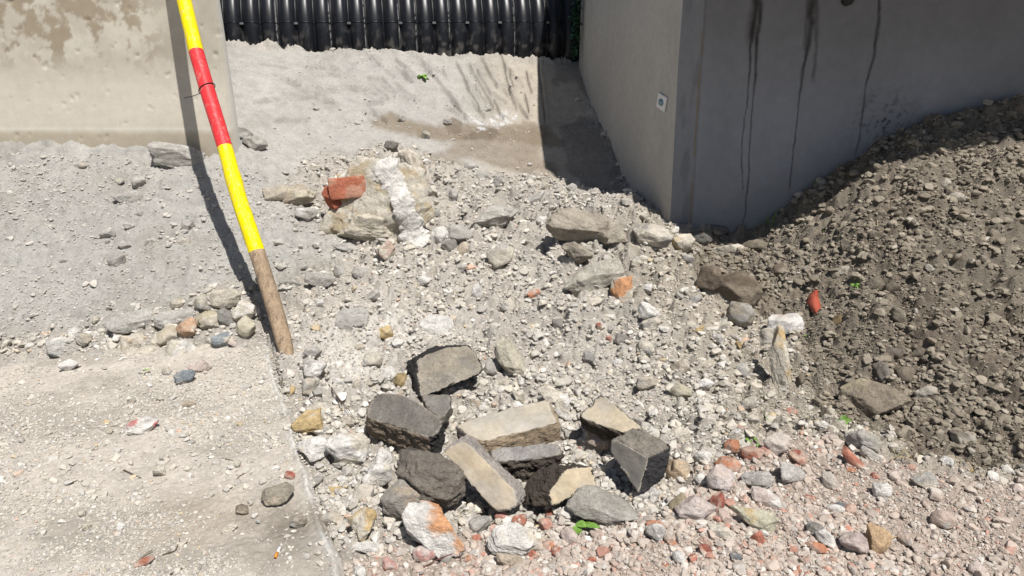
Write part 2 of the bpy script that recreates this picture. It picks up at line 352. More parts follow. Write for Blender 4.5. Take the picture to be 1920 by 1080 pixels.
# ------------------------------------------------------------------ ground sheet
def axis(dense, far, step0, grow):
    out = list(dense); s = step0
    while out[-1] < far: s *= grow; out.append(out[-1] + s)
    return out
def build_ground():
    xs = [0.0]; 
    while xs[-1] < 3.0: xs.append(xs[-1] + (.0055 if xs[-1] < 1.3 else .0055 + (xs[-1] - 1.3) * .0042))
    xs = axis(xs, 45, .02, 1.16); xs = np.array(sorted(set([-a for a in xs] + xs)))
    ys = [1.15]
    while ys[-1] < 6.35: ys.append(ys[-1] + ys[-1] * .0019)
    ys = axis(ys, 60, .03, 1.2)
    back = [1.15]; s = .01
    while back[-1] > -30: s *= 1.15; back.append(back[-1] - s)
    ys = np.array(sorted(set(back + ys)))
    X, Y = np.meshgrid(xs, ys); x = X.ravel(); y = Y.ravel()
    z = H(x, y)
    bank = zone(x, y, P_BANK, .12, .12, 3); left = zone(x, y, P_LEFT, .12, .12, 4); soil = zone(x, y, P_SOIL, .05, .15, 5); dust = zone(x, y, P_DUST, .1, .12, 6); pale = zone(x, y, P_PALE, .15, .15, 7)
    c = np.tile(A(190, 183, 172), (len(x), 1))
    def mix(c, w, col): return c * (1 - w[:, None]) + np.asarray(col) * w[:, None]
    ns = (1 - sstep(0, .75, sdist(x, y, P_SOIL) + .3 * fbm(x * 3, y * 3, 83, 3))) * (1 - dust); c = mix(c, ns * .75, A(166, 156, 138)); c = mix(c, left, A(180, 177, 170)); c = mix(c, bank, A(184, 180, 173))
    c = mix(c, bank * sstep(-.6, .3, x), A(190, 180, 164))
    c = mix(c, pale * .9, A(222, 216, 206)); c = mix(c, dust, A(184, 170, 156)); c = mix(c, dust * sstep(.0, .5, fbm(x * 6, y * 6, 77, 4)) * .35, A(188, 160, 143)); c = mix(c, soil, SOILC); c = mix(c, soil * sstep(.05, .5, fbm(x * 2.4, y * 2.4, 78, 5, .6)) * .6, A(118, 106, 92)); c = mix(c, soil * sstep(.1, .5, fbm(x * 3.4, y * 3.4, 79, 5, .6)) * .35, A(160, 150, 134))
    g2 = sstep(.1, .5, fbm(x * 4, y * 4, 81, 4)); c = mix(c, g2 * (1 - soil) * .3, A(150, 142, 130))
    # wet and lime stains on the bank
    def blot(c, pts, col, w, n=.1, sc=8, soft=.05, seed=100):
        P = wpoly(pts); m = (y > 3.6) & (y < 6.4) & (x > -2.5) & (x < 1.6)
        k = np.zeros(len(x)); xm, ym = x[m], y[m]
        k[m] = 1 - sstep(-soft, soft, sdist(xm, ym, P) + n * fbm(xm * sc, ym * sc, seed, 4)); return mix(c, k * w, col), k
    WETC = A(138, 124, 106)
    c, _ = blot(c, [(680, 222), (720, 218), (820, 235), (900, 232), (1000, 228), (1035, 240), (1045, 270), (900, 258), (820, 262), (690, 245)], A(146, 134, 116), .9, .1, 6, .04)
    c, _ = blot(c, [(830, 252), (880, 240), (960, 240), (1030, 238), (1045, 290), (1060, 330), (960, 315), (880, 290), (850, 275)], WETC, .65, .2, 5, .08, 104)
    c, _ = blot(c, [(835, 225), (850, 218), (868, 230), (866, 248), (840, 250)], A(128, 116, 100), .8, .03, 12, .015, 106)
    c, _ = blot(c, [(780, 243), (805, 240), (803, 258), (782, 258)], A(140, 128, 110), .8, .03, 12, .015, 107)
    c, _ = blot(c, [(860, 258), (890, 240), (930, 240), (940, 255), (900, 262)], A(122, 110, 95), .75, .05, 10, .02, 108)
    c, _ = blot(c, [(800, 290), (860, 280), (870, 310), (820, 315)], A(140, 128, 112), .6, .1, 8, .04, 109)
    lime, k = blot(c, [(838, 216), (872, 214), (905, 222), (950, 212), (968, 218), (966, 232), (930, 240), (890, 243), (860, 222)], A(240, 240, 240), 1, .05, 9, .02, 110)
    c = mix(c, k * .8 * sstep(-.1, .5, fbm(x * 22, y * 60, 112, 5, .7)), A(228, 228, 228))
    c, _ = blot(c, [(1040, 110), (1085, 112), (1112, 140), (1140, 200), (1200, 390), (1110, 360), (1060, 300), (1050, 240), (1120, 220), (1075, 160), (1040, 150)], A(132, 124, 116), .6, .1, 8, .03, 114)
    c = c * (1 + .12 * fbm(x * 2.2, y * 2.2, 120, 4))[:, None]
    n1, n0 = len(xs), len(ys); i = np.arange(n0 - 1)[:, None] * n1 + np.arange(n1 - 1)[None]; i = i.ravel()
    F = np.c_[i, i + 1, i + n1 + 1, i + n1]
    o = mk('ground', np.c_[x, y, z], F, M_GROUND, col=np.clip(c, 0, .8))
    tag(o, 'pale grey sand and soil bank, mounds and flat ground of the building site', 'ground', kind='structure')
build_ground()

# ------------------------------------------------------------------ concrete slab at the left
def slab_h(x, y):
    return fbm(x * 3, y * 3, 200, 3) * .014 + fbm(x * 25, y * 25, 205, 4, .6) * .007 + (1 - np.clip(worley(x * 60, y * 60, 210)[0], 0, 1)) * .003
def slab_top(x, y):
    s = slab_s(x, y)
    return slab_h(x, y) - .012 * sstep(-.03, 0, s) + .012 * np.exp(-((s + .022) / .012) ** 2)
def build_slab():
    t = [-1.2];
    while t[-1] < 1.78: t.append(t[-1] + max(.004, .004 + max(0, -t[-1]) * .03))
    t = np.array(t)
    s = [0.0]
    while s[-1] > -5: s.append(s[-1] - (.0045 if s[-1] > -1.6 else .0045 + (-1.6 - s[-1]) * .05))
    s = np.array(s)
    T, S = np.meshgrid(t, s); T = T.ravel(); S = S.ravel()
    wob = .030 * fbm(T * 6, T * 0 + 3, 220, 4) * np.exp(S / .05)
    x = SE2[0] + T * edir[0] + (S + wob) * enor[0]; y = SE2[1] + T * edir[1] + (S + wob) * enor[1]
    z = slab_h(x, y) - .012 * sstep(-.03, 0, S) + .012 * np.exp(-((S + .022) / .012) ** 2)
    c = np.tile(A(196, 188, 176), (len(x), 1))
    def mix(c, w, col): return c * (1 - w[:, None]) + np.asarray(col) * w[:, None]
    c = mix(c, sstep(-.1, .3, fbm(x * 2.6, y * 4.5, 230, 6, .6)) * .8, A(168, 161, 149))
    d1 = np.exp(-(((x - at_z(540, 990, 0)[0]) / .14) ** 2 + ((y - at_z(540, 990, 0)[1]) / .17) ** 2))
    c = mix(c, np.clip(d1 + .6 * fbm(x * 12, y * 12, 233, 3), 0, 1) * d1, A(140, 132, 120))
    d2 = np.exp(-(((x - at_z(360, 970, 0)[0]) / .2) ** 2 + ((y - at_z(360, 970, 0)[1]) / .12) ** 2))
    c = mix(c, np.clip(d2 * 1.2, 0, 1) * .7, A(164, 152, 136))
    edge = np.exp(-((S + .02) / .016) ** 2) * sstep(-.3, .2, fbm(T * 14, S * 10, 236, 3) + .1)
    c = mix(c, edge * .7, A(222, 220, 214))
    n1, n0 = len(t), len(s); i = (np.arange(n0 - 1)[:, None] * n1 + np.arange(n1 - 1)[None]).ravel()
    V = np.c_[x, y, z]; F = np.c_[i, i + n1, i + n1 + 1, i + 1]
    # side skirt
    b = len(V); rim = V[:n1].copy(); low = rim.copy(); low[:, 2] = -.14; low[:, :2] -= enor * .0
    V = np.r_[V, low]; j = np.arange(n1 - 1); F = np.r_[F, np.c_[j, j + 1, b + j + 1, b + j]]
    c = np.r_[c, np.tile(A(190, 184, 172), (n1, 1))]
    F = F[:, ::-1]
    o = mk('pavement', V, F, M_SLAB, col=np.clip(c, 0, .8))
    tag(o, 'dusty pale concrete slab with a rough whitish right edge', 'pavement', kind='structure')
build_slab()
def GH(x, y):
    z = H(x, y); s = slab_s(x, y)
    on = (s < 0) & (y < SE2[1] + 1.75 * edir[1] + s * enor[1])
    return np.where(on, np.maximum(z, slab_top(x, y)), z)

# ------------------------------------------------------------------ left concrete wall
def build_left_wall():
    YW = 4.2; xr = -1.672
    xs = np.r_[np.arange(-5, -4.1, .15), np.arange(-4.1, xr, .01), xr]; zs = np.r_[np.arange(.2, 2.2, .01), np.arange(2.2, 3.01, .1)]
    X, Z = np.meshgrid(xs, zs); x = X.ravel(); z = Z.ravel()
    fl = .07 * (1 - sstep(.60, 1.12, z)) * sstep(0, .03, 5)
    y = YW - fl + .003 * fbm(x * 3, z * 3, 300, 3)
    y += .006 * (fbm(x * 30, z * 30, 301, 2) > .52)
    c = np.tile(A(208, 200, 184), (len(x), 1))
    def mix(c, w, col): return c * (1 - w[:, None]) + np.asarray(col) * w[:, None]
    up = sstep(1.02, 1.2, z)
    c = mix(c, up * sstep(-.15, .25, fbm(x * 5, z * 5, 305, 5, .6)), A(222, 215, 198))
    c = mix(c, up * sstep(-.12, .16, fbm(x * 11, z * 11, 306, 5, .65)) * (1 - sstep(-2.2, -1.85, x)), A(176, 162, 140))
    c = mix(c, up * sstep(-2.1, -1.9, x) * .5, A(190, 182, 164))
    c = mix(c, (1 - sstep(.70, .74, z + .01 * fbm(x * 8, z, 309, 3))) * .7, A(176, 164, 142))
    c = mix(c, np.exp(-((z - .74) / .008) ** 2) * .5, A(225, 220, 205))
    n1, n0 = len(xs), len(zs); i = (np.arange(n0 - 1)[:, None] * n1 + np.arange(n1 - 1)[None]).ravel()
    V = np.c_[x, y, z]; F = [np.c_[i, i + 1, i + n1 + 1, i + n1]]
    # right edge face and back and top
    r = np.arange(n0) * n1 + n1 - 1; b = len(V); back = V[r].copy(); back[:, 1] = YW + .095; V = np.r_[V, back]
    j = np.arange(n0 - 1); F.append(np.c_[r[j], b + j, b + j + 1, r[j + 1]])
    c = np.r_[c, np.tile(A(224, 222, 214), (n0, 1))]  # edge face painted whiter than the front, for sunlight on it
    b2 = len(V); V = np.r_[V, [[-5, YW + .095, .2], [-5, YW + .095, 3.0], [xr, YW + .095, .2], [xr, YW + .095, 3.0], [-5, YW, 3.0], [xr, YW, 3.0]]]
    c = np.r_[c, np.tile(A(200, 190, 170), (6, 1))]
    F.append([[b2 + 2, b2, b2 + 1, b2 + 3], [b2 + 4, b2 + 5, b2 + 3, b2 + 1]])
    o = mk('concrete_wall', V, np.concatenate([np.array(f) for f in F]), M_WALL, col=np.clip(c, 0, .8))
    tag(o, 'sunlit beige concrete wall panel behind the painted pole', 'wall')
build_left_wall()

# ------------------------------------------------------------------ abutment at the right
def build_abutment():
    A0 = np.array([.938, 3.9]); A1 = np.array([.838, 3.9]); B = np.array([.555, 6.02]); fd = np.array([1, -.055]); ZT = 2.66
    def face(p0b, p0t, p1b, p1t, zs, n):
        t = np.linspace(0, 1, n); T, Z = np.meshgrid(t, zs); T = T.ravel(); Z = Z.ravel(); k = (Z + .2) / (ZT + .2)
        p0 = p0b * (1 - k)[:, None] + p0t * k[:, None]; p1 = p1b * (1 - k)[:, None] + p1t * k[:, None]
        P = p0 * (1 - T)[:, None] + p1 * T[:, None]
        i = (np.arange(len(zs) - 1)[:, None] * n + np.arange(n - 1)[None]).ravel()
        return np.c_[P, Z], T, Z, np.c_[i, i + 1, i + n + 1, i + n]
    def mix(c, w, col): return c * (1 - w[:, None]) + np.asarray(col) * w[:, None]
    zs = np.r_[np.arange(-.2, 1.75, .006), np.arange(1.75, ZT + .01, .075)]; zs[-1] = ZT
    FL = 2.3
    fb, ft = A0 + fd * FL, A1 + fd * FL * 1.0
    V1, T, Z, F1 = face(A0, A1, fb, ft, zs, 420)
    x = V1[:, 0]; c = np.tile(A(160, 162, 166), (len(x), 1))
    c = c * (1 + .16 * fbm(x * 3, Z * 1.2, 400, 5, .6))[:, None]
    c = c * (1 + .03 * vnoise(x * 60, Z * 3, 402))[:, None]
    c = mix(c, sstep(.7, 1.5, Z) * .6, A(112, 106, 98))  # darker brown painted toward the top, as shade under the deck
    strip = 1 - sstep(0, .004, x - (.938 - .035 * (Z + .2)) - .115)
    c = mix(c, strip * .6, A(150, 150, 152)); c = mix(c, strip * sstep(.1, .4, fbm(x * 20, Z * 4, 404, 3)) * .5, A(122, 122, 124))
    xs0 = .938 - .035 * (Z + .2) + .117
    seam = np.exp(-((x - xs0 - .004 * fbm(Z * 9, Z * 0, 406, 3)) / .0045) ** 2)
    c = mix(c, seam * sstep(-.25, .15, fbm(Z * 12, Z * 0, 407, 3)) * .8, A(150, 124, 84))
    c = mix(c, np.exp(-((x - xs0 - .007) / .003) ** 2) * .5, A(60, 58, 55))
    def line(c, pts, w, wz, wob, col, a, seed):
        """pts: pixels down the face -> x as function of z"""
        q = []
        for px, py in pts:
            P = None
            for Y in np.arange(3.95, 3.6, -.002):
                P = at_Y(px, py, Y)
                if P[1] >= 3.9 - .055 * (P[0] - .9): break
            Yp = None
            # solve plane Y = 3.9-.055(X-.9)
            u = (px - 960) / (FPX * CP - SP * (py - 540)); Yp = (3.9 + .055 * .9) / (1 + .055 * u); q.append(at_Y(px, py, Yp))
        q = np.array(q)[::-1]
        xc = np.interp(Z, q[:, 2], q[:, 0]) + wob * fbm(Z * 7, Z * 0 + seed, seed, 4, .6)
        ww = w * (1 + wz * sstep(.9, 1.4, Z)) * (.7 + .6 * (vnoise(Z * 14, Z * 0, seed + 3) + .5))
        inr = sstep(q[0, 2] - .03, q[0, 2] + .03, Z) 
        return mix(c, .82 * a * inr * np.clip(1.3 - np.abs(x - xc) / ww, 0, 1) * (1 + .3 * fbm(x * 30, Z * 30, seed + 5, 2)), col)
    DK = A(34, 31, 27)
    c = line(c, [(1417, -60), (1417, 20), (1410, 70), (1404, 150), (1400, 200), (1392, 250), (1391, 300), (1393, 360)], .0035, 3.2, .012, DK, .9, 410)
    c = line(c, [(1424, -60), (1422, 30), (1416, 100), (1413, 170), (1408, 220), (1405, 280), (1400, 360), (1394, 420)], .004, 3.0, .012, DK, .9, 420)
    c = line(c, [(1416, -60), (1414, 30), (1409, 80)], .016, .6, .01, A(56, 48, 40), .7, 425)
    c = line(c, [(1524, -60), (1522, 40), (1508, 120), (1500, 180), (1492, 260), (1486, 310), (1482, 360)], .0045, 3.5, .014, DK, .9, 430)
    c = line(c, [(1533, -60), (1530, 40), (1528, 90), (1524, 150)], .009, .5, .012, A(56, 51, 46), .6, 440)
    c = line(c, [(1514, -60), (1511, 40), (1508, 90)], .008, .3, .012, A(62, 57, 50), .6, 445)
    c = line(c, [(1654, -60), (1648, 30), (1636, 110), (1620, 180), (1614, 240), (1606, 290)], .0045, 1.5, .012, DK, .85, 450)
    # mould bloom low at the right
    mx, mz = at_Y(1655, 225, 3.85)[[0, 2]]
    g = np.exp(-(((x - mx) / .13) ** 2 + ((Z - mz) / .13) ** 2)); c = mix(c, g * sstep(.0, .3, fbm(x * 45, Z * 45, 460, 4, .7)) * .85, A(46, 46, 46))
    c = mix(c, g * .25, A(90, 92, 96))
    c = mix(c, sstep(.30, .0, Z - (x - .9) * .55) * .25, A(100, 96, 90))
    # left flank, albedo lighter than the front to add the bank's bounce light
    V2, T2, Z2, F2 = face(B, B, A0, A1, zs[::2] if len(zs) % 2 else np.r_[zs[::2], zs[-1]], 260)
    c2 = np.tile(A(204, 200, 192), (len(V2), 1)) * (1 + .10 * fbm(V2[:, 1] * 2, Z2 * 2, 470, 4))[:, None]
    c2 = c2 * (1 + .02 * vnoise(V2[:, 1] * 20, Z2 * 2, 472))[:, None]
    c2 = mix(c2, sstep(.06, .0, 1 - T2) * .0, A(150, 146, 140))
    c2 = mix(c2, sstep(.45, .62, fbm(V2[:, 1] * 50, Z2 * 50, 474, 2) + .5) * .07, A(120, 112, 104))
    V = [V1]; F = [F1]; C = [c]; b = len(V1)
    V.append(V2); F.append(F2 + b); C.append(c2); b += len(V2)
    e = np.array([[*fb, -.2], [*ft, ZT], [fb[0], 6.02, -.2], [ft[0], 6.02, ZT], [*B, -.2], [*B, ZT], [*A1, ZT]])
    V.append(e); C.append(np.tile(A(170, 168, 164), (7, 1))); F.append(np.array([[b, b + 2, b + 3, b + 1], [b + 2, b + 4, b + 5, b + 3], [b + 6, b + 1, b + 3, b + 5]]))
    root = empty('bridge_abutment', (.94, 3.9, .2), 'large shaded grey concrete abutment with rust streaks and cracks', 'abutment')
    def rel(v): return np.asarray(v, float) - np.array([.94, 3.9, .2])
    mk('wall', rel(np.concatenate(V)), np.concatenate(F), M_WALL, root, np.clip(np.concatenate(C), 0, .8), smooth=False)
    # overhanging deck
    d = np.array([[1.04, 3.66], [1.632, 2.74], [5.2, 2.54], [5.2, 6.2], [1.04, 6.2]]); n = len(d)
    zb, zt = ZT + .003, ZT + .3
    vv = [(*p, zb) for p in d] + [(*p, zt) for p in d]
    me = bpy.data.meshes.new('deck'); me.from_pydata([tuple(rel(v)) for v in vv], [], [tuple(range(n))[::-1], tuple(range(n, 2 * n))] + [(i, (i + 1) % n, n + (i + 1) % n, n + i) for i in range(n)])
    mdk = material('deck_concrete', tuple(A(165, 155, 140)), mott=(.9, 1.1), scales=(2, 20), bump=.2, bscale=(30,)); me.materials.append(mdk)
    o = bpy.data.objects.new('deck', me); COL.objects.link(o); o.parent = root
    # drain hole
    P = at_Y(1587, 0, 3.86); bm = bmesh.new(); bmesh.ops.create_cone(bm, cap_ends=True, segments=28, radius1=.032, radius2=.026, depth=.05)
    me = bpy.data.meshes.new('weep_pipe'); bm.to_mesh(me); bm.free(); me.materials.append(M_BLACK)
    o = bpy.data.objects.new('weep_pipe', me); COL.objects.link(o); o.parent = root; o.location = tuple(rel([P[0], 3.853, P[2]])); o.rotation_euler = (R(90), 0, 0)
build_abutment()

# ------------------------------------------------------------------ corrugated pipe
def build_pipe():
    PL, PR = at_Y(412, 15, 5.6), at_Y(1060, 15, 6.1); ax = (PR - PL)[:2]; ax /= np.linalg.norm(ax); nb = np.array([-ax[1], ax[0]])
    RAD, ZC, PITCHR = .60, 1.13, .1335; SA = math.asin(.16 / .57)
    L0, L1 = -1.8, 4.6
    per = 26; nseg = int((L1 - L0) / PITCHR * per); s = L0 + np.arange(nseg + 1) / per * PITCHR
    na = 180; th = np.linspace(0, 2 * math.pi, na, endpoint=False)
    S, T = np.meshgrid(s, th); S = S.ravel(); T = T.ravel()
    u = (S / PITCHR) % 1 - .5; idx = np.floor(S / PITCHR)
    r = RAD - .050 * np.abs(2 * u) ** 2.6
    # th=0 points to the camera side, pi/2 up
    out = -np.cos(T) * r
    cx = PL[0] + ax[0] * S + nb[0] * (RAD + out); cy = PL[1] + ax[1] * S + nb[1] * (RAD + out); cz = ZC + np.sin(T) * r
    c = np.tile(np.array([.010, .011, .014]), (len(S), 1))
    h = hash2(idx, idx * 0, 5); edge = np.exp(-((u - (.40 + .03 * vnoise(T * 30, idx, 7))) / .022) ** 2) * (h > .45) * sstep(-.2, .25, vnoise(T * 40, idx * 3, 9) + .15)
    c = c * (1 - .75 * edge[:, None]) + np.array([.42, .42, .41]) * (.75 * edge[:, None])
    low = sstep(.35, -.1, np.sin(T)) * sstep(.1, .45, fbm(S * 25, T * 12, 12, 4, .6)) * .25
    c = c * (1 - low[:, None]) + np.array([.3, .28, .25]) * low[:, None]
    n1 = len(s); i = (np.arange(na)[:, None] * n1 + np.arange(nseg)[None]).ravel(); j = (((np.arange(na) + 1) % na)[:, None] * n1 + np.arange(nseg)[None]).ravel()
    loc = np.array([PL[0], PL[1], ZC])
    root = empty('drain_pipe', loc, 'wide black corrugated plastic pipe lying along the top of the bank', 'pipe')
    mk('pipe_shell', np.c_[cx, cy, cz] - loc, np.c_[i, i + 1, j + 1, j], M_PIPE, root, c)
    # seam flange: thin wavy strip following the ribs
    ms = np.arange(0, len(s)); rr = RAD - .050 * np.abs(2 * ((s / PITCHR) % 1 - .5)) ** 2.6
    V = []
    for zo, ro in ((-.003, -.004), (-.003, .0035), (.003, .0035), (.003, -.004)):
        V.append(np.c_[PL[0] + ax[0] * s + nb[0] * (RAD - (rr + ro) * math.cos(SA)), PL[1] + ax[1] * s + nb[1] * (RAD - (rr + ro) * math.cos(SA)), ZC + (rr + ro) * math.sin(SA) + zo])
    V = np.concatenate(V) - loc; F = []
    for a in range(4):
        b = (a + 1) % 4; k = np.arange(nseg); F.append(np.c_[a * n1 + k, a * n1 + k + 1, b * n1 + k + 1, b * n1 + k])
    mk('seam_flange', V, np.concatenate(F), M_PIPE, root, np.array([.006, .0065, .008]))
    cl = None
    for kk, px in enumerate((466, 572, 640, 740, 803, 891, 950, 1034)):
        d = (at_Y(px, 43, 5.8)); s_ = np.dot(d[:2] * 1.0 - PL[:2], ax)
        s_ = np.round(s_ / PITCHR) * PITCHR
        P = np.array([PL[0] + ax[0] * s_ + nb[0] * (RAD - .565 * math.cos(SA)), PL[1] + ax[1] * s_ + nb[1] * (RAD - .565 * math.cos(SA)), ZC + .565 * math.sin(SA)])
        if cl is None:
            bm = bmesh.new(); bmesh.ops.create_cube(bm, size=1); bmesh.ops.scale(bm, vec=(.03, .05, .018), verts=bm.verts); bmesh.ops.bevel(bm, geom=bm.edges[:], offset=.004, segments=2, affect='EDGES')
            me = bpy.data.meshes.new('clip'); bm.to_mesh(me); bm.free(); me.materials.append(material('clip_plastic', (.16, .16, .165), rough=.4, bump=0, bscale=(50,), scales=(30,)))
            cl = me
        o = bpy.data.objects.new('clip', cl); COL.objects.link(o); o.parent = root; o.location = tuple(P - loc); o.rotation_euler = (0, 0, math.atan2(ax[1], ax[0]))
build_pipe()

# ------------------------------------------------------------------ painted pole
def build_pole():
    B = at_Y(538, 668, 2.66); W = at_Y(262, -240, 4.10)
    key = [(540, 682), (538, 662), (513, 570), (482, 473), (447, 370), (422, 277), (392, 180), (368, 97), (345, 0), (321, -110), (300, -215), (288, -280)]
    pts = []
    for px, py in key:
        # Y on the straight base-top line for this row
        best = None
        for t in np.linspace(-.08, 1.15, 700):
            P = B + (W - B) * t; q = to_px(P)[1]
            if best is None or abs(q - py) < best[0]: best = (abs(q - py), P[1])
        pts.append(at_Y(px, py, best[1]))
    pts = np.array(pts); seg = np.r_[0, np.cumsum(np.linalg.norm(np.diff(pts, axis=0), axis=1))]
    def row(py): return np.interp(-py, [-k[1] for k in key][::-1][::-1], seg)
    Ls = np.linspace(0, seg[-1], 700)
    C = np.c_[[np.interp(Ls, seg, pts[:, k]) for k in range(3)]].T
    for _ in range(60): C[1:-1] = (C[:-2] + C[1:-1] * 2 + C[2:]) / 4
    D = np.gradient(C, axis=0); D /= np.linalg.norm(D, axis=1)[:, None]
    na = 64; th = np.linspace(0, 2 * math.pi, na, endpoint=False)
    rad = .0345 * (1 + .04 * fbm(Ls * 3, Ls * 0, 500, 3)); rad = rad * (.80 + .20 * sstep(0, .12, Ls)) + .003 * np.exp(-((Ls - .9) / .05) ** 2)
    X0 = np.cross(D, np.array([0, 1, 0.])); X0 /= np.linalg.norm(X0, axis=1)[:, None]; Y0 = np.cross(D, X0)
    camd = np.array([0, 0, CH]) - C; camd /= np.linalg.norm(camd, axis=1)[:, None]
    a0 = np.arctan2((camd * Y0).sum(1), (camd * X0).sum(1))
    crack_a = a0 + .05 + .22 * fbm(Ls * 2.2, Ls * 0, 510, 3); crack_d = .006 * sstep(.02, .1, Ls) * (1 - sstep(.95, 1.15, Ls))
    da = (th[None] - crack_a[:, None] + math.pi) % (2 * math.pi) - math.pi
    rr = rad[:, None] + .0012 * fbm(th[None] * 3 + Ls[:, None] * 0, Ls[:, None] * 6, 520, 3) - crack_d[:, None] * np.exp(-(da / .05) ** 2)
    V = C[:, None, :] + rr[..., None] * (np.cos(th)[None, :, None] * X0[:, None] + np.sin(th)[None, :, None] * Y0[:, None])
    kp = np.array([k[1] for k in key]); s_of = lambda py: float(np.interp(-py, -kp, seg))
    marks = [(0, s_of(473), 'bare_shaft', M_WOOD), (s_of(473), s_of(277), 'yellow_band', M_YEL), (s_of(277), s_of(97), 'red_band', M_RED), (s_of(97), s_of(-105), 'yellow_band', M_YEL), (s_of(-105), seg[-1], 'red_band', M_RED)]
    loc = C[0].copy()
    root = empty('wooden_pole', loc, 'leaning round wooden pole painted in yellow and red bands', 'pole')
    for a, b, nm, m in marks:
        i0, i1 = int(round(a / seg[-1] * 699)), int(round(b / seg[-1] * 699)); VV = V[i0:i1 + 1].reshape(-1, 3); n = i1 - i0 + 1
        k = (np.arange(n - 1)[:, None] * na + np.arange(na)[None]).ravel(); k2 = (np.arange(n - 1)[:, None] * na + (np.arange(na)[None] + 1) % na).ravel()
        F = np.c_[k, k2, k2 + na, k + na]
        if a == 0 or b == seg[-1]:
            idx = 0 if a == 0 else n - 1; VV = np.r_[VV, [C[i0] if a == 0 else C[i1]]]; c_ = len(VV) - 1; j = np.arange(na)
            F = np.r_[F, np.c_[idx * na + j, idx * na + (j + 1) % na, np.full(na, c_), np.full(na, c_)][:, :]]
            me_f = F
            # triangles as degenerate quads avoided: split
            q = F[:-na]; t = F[-na:, :3]
            me = bpy.data.meshes.new(nm); me.from_pydata((VV - loc).tolist(), [], q.tolist() + t.tolist()); me.materials.append(m)
            me.polygons.foreach_set('use_smooth', [True] * len(me.polygons)); o = bpy.data.objects.new(nm, me); COL.objects.link(o); o.parent = root
        else:
            mk(nm, VV - loc, F, m, root)
    # cable tie
    it = int(round(s_of(166) / seg[-1] * 699)); c0 = C[it]; ang = np.linspace(0, 2 * math.pi, 48, endpoint=False)
    ring = []
    for a in ang:
        tilt = .010 * math.cos(a - a0[it] - 1.6)
        ring.append(c0 + (rad[it] + .0035) * (math.cos(a) * X0[it] + math.sin(a) * Y0[it]) + D[it] * (tilt))
    tube('cable_tie', [ring[i % 48] for i in range(49)], .0022, M_BLACK, root, loc)
    e0 = at_Y(376, 175, C[it][1] - .035); tube('tie_tail', [e0, at_Y(362, 180, e0[1] - .01), at_Y(345, 184, e0[1] - .015)], .0018, M_BLACK, root, loc)
def tube(name, pts, r, mat, parent=None, loc=None, col=None, n=7, taper=None):
    pts = np.array(pts, float); D = np.gradient(pts, axis=0); D /= np.linalg.norm(D, axis=1)[:, None] + 1e-9
    up = np.array([.31, .77, .55]); X = np.cross(D, up); X /= np.linalg.norm(X, axis=1)[:, None]; Y = np.cross(D, X)
    th = np.linspace(0, 2 * math.pi, n, endpoint=False); rr = np.full(len(pts), r) if taper is None else r * np.linspace(1, taper, len(pts))
    V = (pts[:, None] + rr[:, None, None] * (np.cos(th)[None, :, None] * X[:, None] + np.sin(th)[None, :, None] * Y[:, None])).reshape(-1, 3)
    if loc is None: loc = pts[0]
    m = len(pts); i = (np.arange(m - 1)[:, None] * n + np.arange(n)[None]).ravel(); j = (np.arange(m - 1)[:, None] * n + (np.arange(n)[None] + 1) % n).ravel()
    F = np.c_[i, j, j + n, i + n].tolist() + [list(range(n))[::-1], list(range((m - 1) * n, m * n))]
    me = bpy.data.meshes.new(name); me.from_pydata((V - loc).tolist(), [], F); me.materials.append(mat); me.polygons.foreach_set('use_smooth', [True] * len(me.polygons))
    if col is not None:
        a = me.color_attributes.new('Col', 'FLOAT_COLOR', 'POINT'); a.data.foreach_set('color', np.tile([*col, 1], (len(V), 1)).astype(np.float32).ravel())
    o = bpy.data.objects.new(name, me); COL.objects.link(o)
    if parent is not None: o.parent = parent
    else: o.location = tuple(loc)
    return o
build_pole()

# ------------------------------------------------------------------ marker plate on the flank
def build_plate():
    # flank line from (.90,3.9) to (.555,6.02)
    def flank(px, py):
        u = (px - 960) / (FPX * CP - SP * (py - 540)); z = 0; Y = 4.0
        for _ in range(20):
            P = at_Y(px, py, Y); k = (P[2] + .2) / 2.86; xa = .938 * (1 - k) + .838 * k
            t = (Y - 3.9) / 2.12; xf = xa + (.555 - xa) * t; Y = xf / u
        return at_Y(px, py, Y)
    c = [flank(*p) for p in [(1237, 173), (1253, 183), (1248, 211), (1233, 200)]]; n = np.cross(c[1] - c[0], c[3] - c[0]); n /= np.linalg.norm(n)
    if n[0] > 0: n = -n
    loc = sum(c) / 4; root = empty('survey_plate', loc, 'small white plate with a blue glass stud on the wall flank', 'marker plate')
    V = [p + n * .002 - loc for p in c] + [p + n * .010 - loc for p in c]
    me = bpy.data.meshes.new('plate'); me.from_pydata([tuple(v) for v in V], [], [(3, 2, 1, 0), (4, 5, 6, 7), (0, 1, 5, 4), (1, 2, 6, 5), (2, 3, 7, 6), (3, 0, 4, 7)])
    bm = bmesh.new(); bm.from_mesh(me); bmesh.ops.recalc_face_normals(bm, faces=bm.faces); bmesh.ops.bevel(bm, geom=bm.edges[:], offset=.003, segments=2, affect='EDGES'); bm.to_mesh(me); bm.free()
    me.materials.append(M_WHITEP); o = bpy.data.objects.new('plate', me); COL.objects.link(o); o.parent = root
    u = (c[1] - c[0]) * .26; w = (c[3] - c[0]) * .24; d, f = ico(3)
    g = np.array([u * a + w * b + n * (.010 + .012 * max(cz, -.2)) for a, b, cz in d]); mk('glass_stud', g, f, M_BLUE, root)
build_plate()

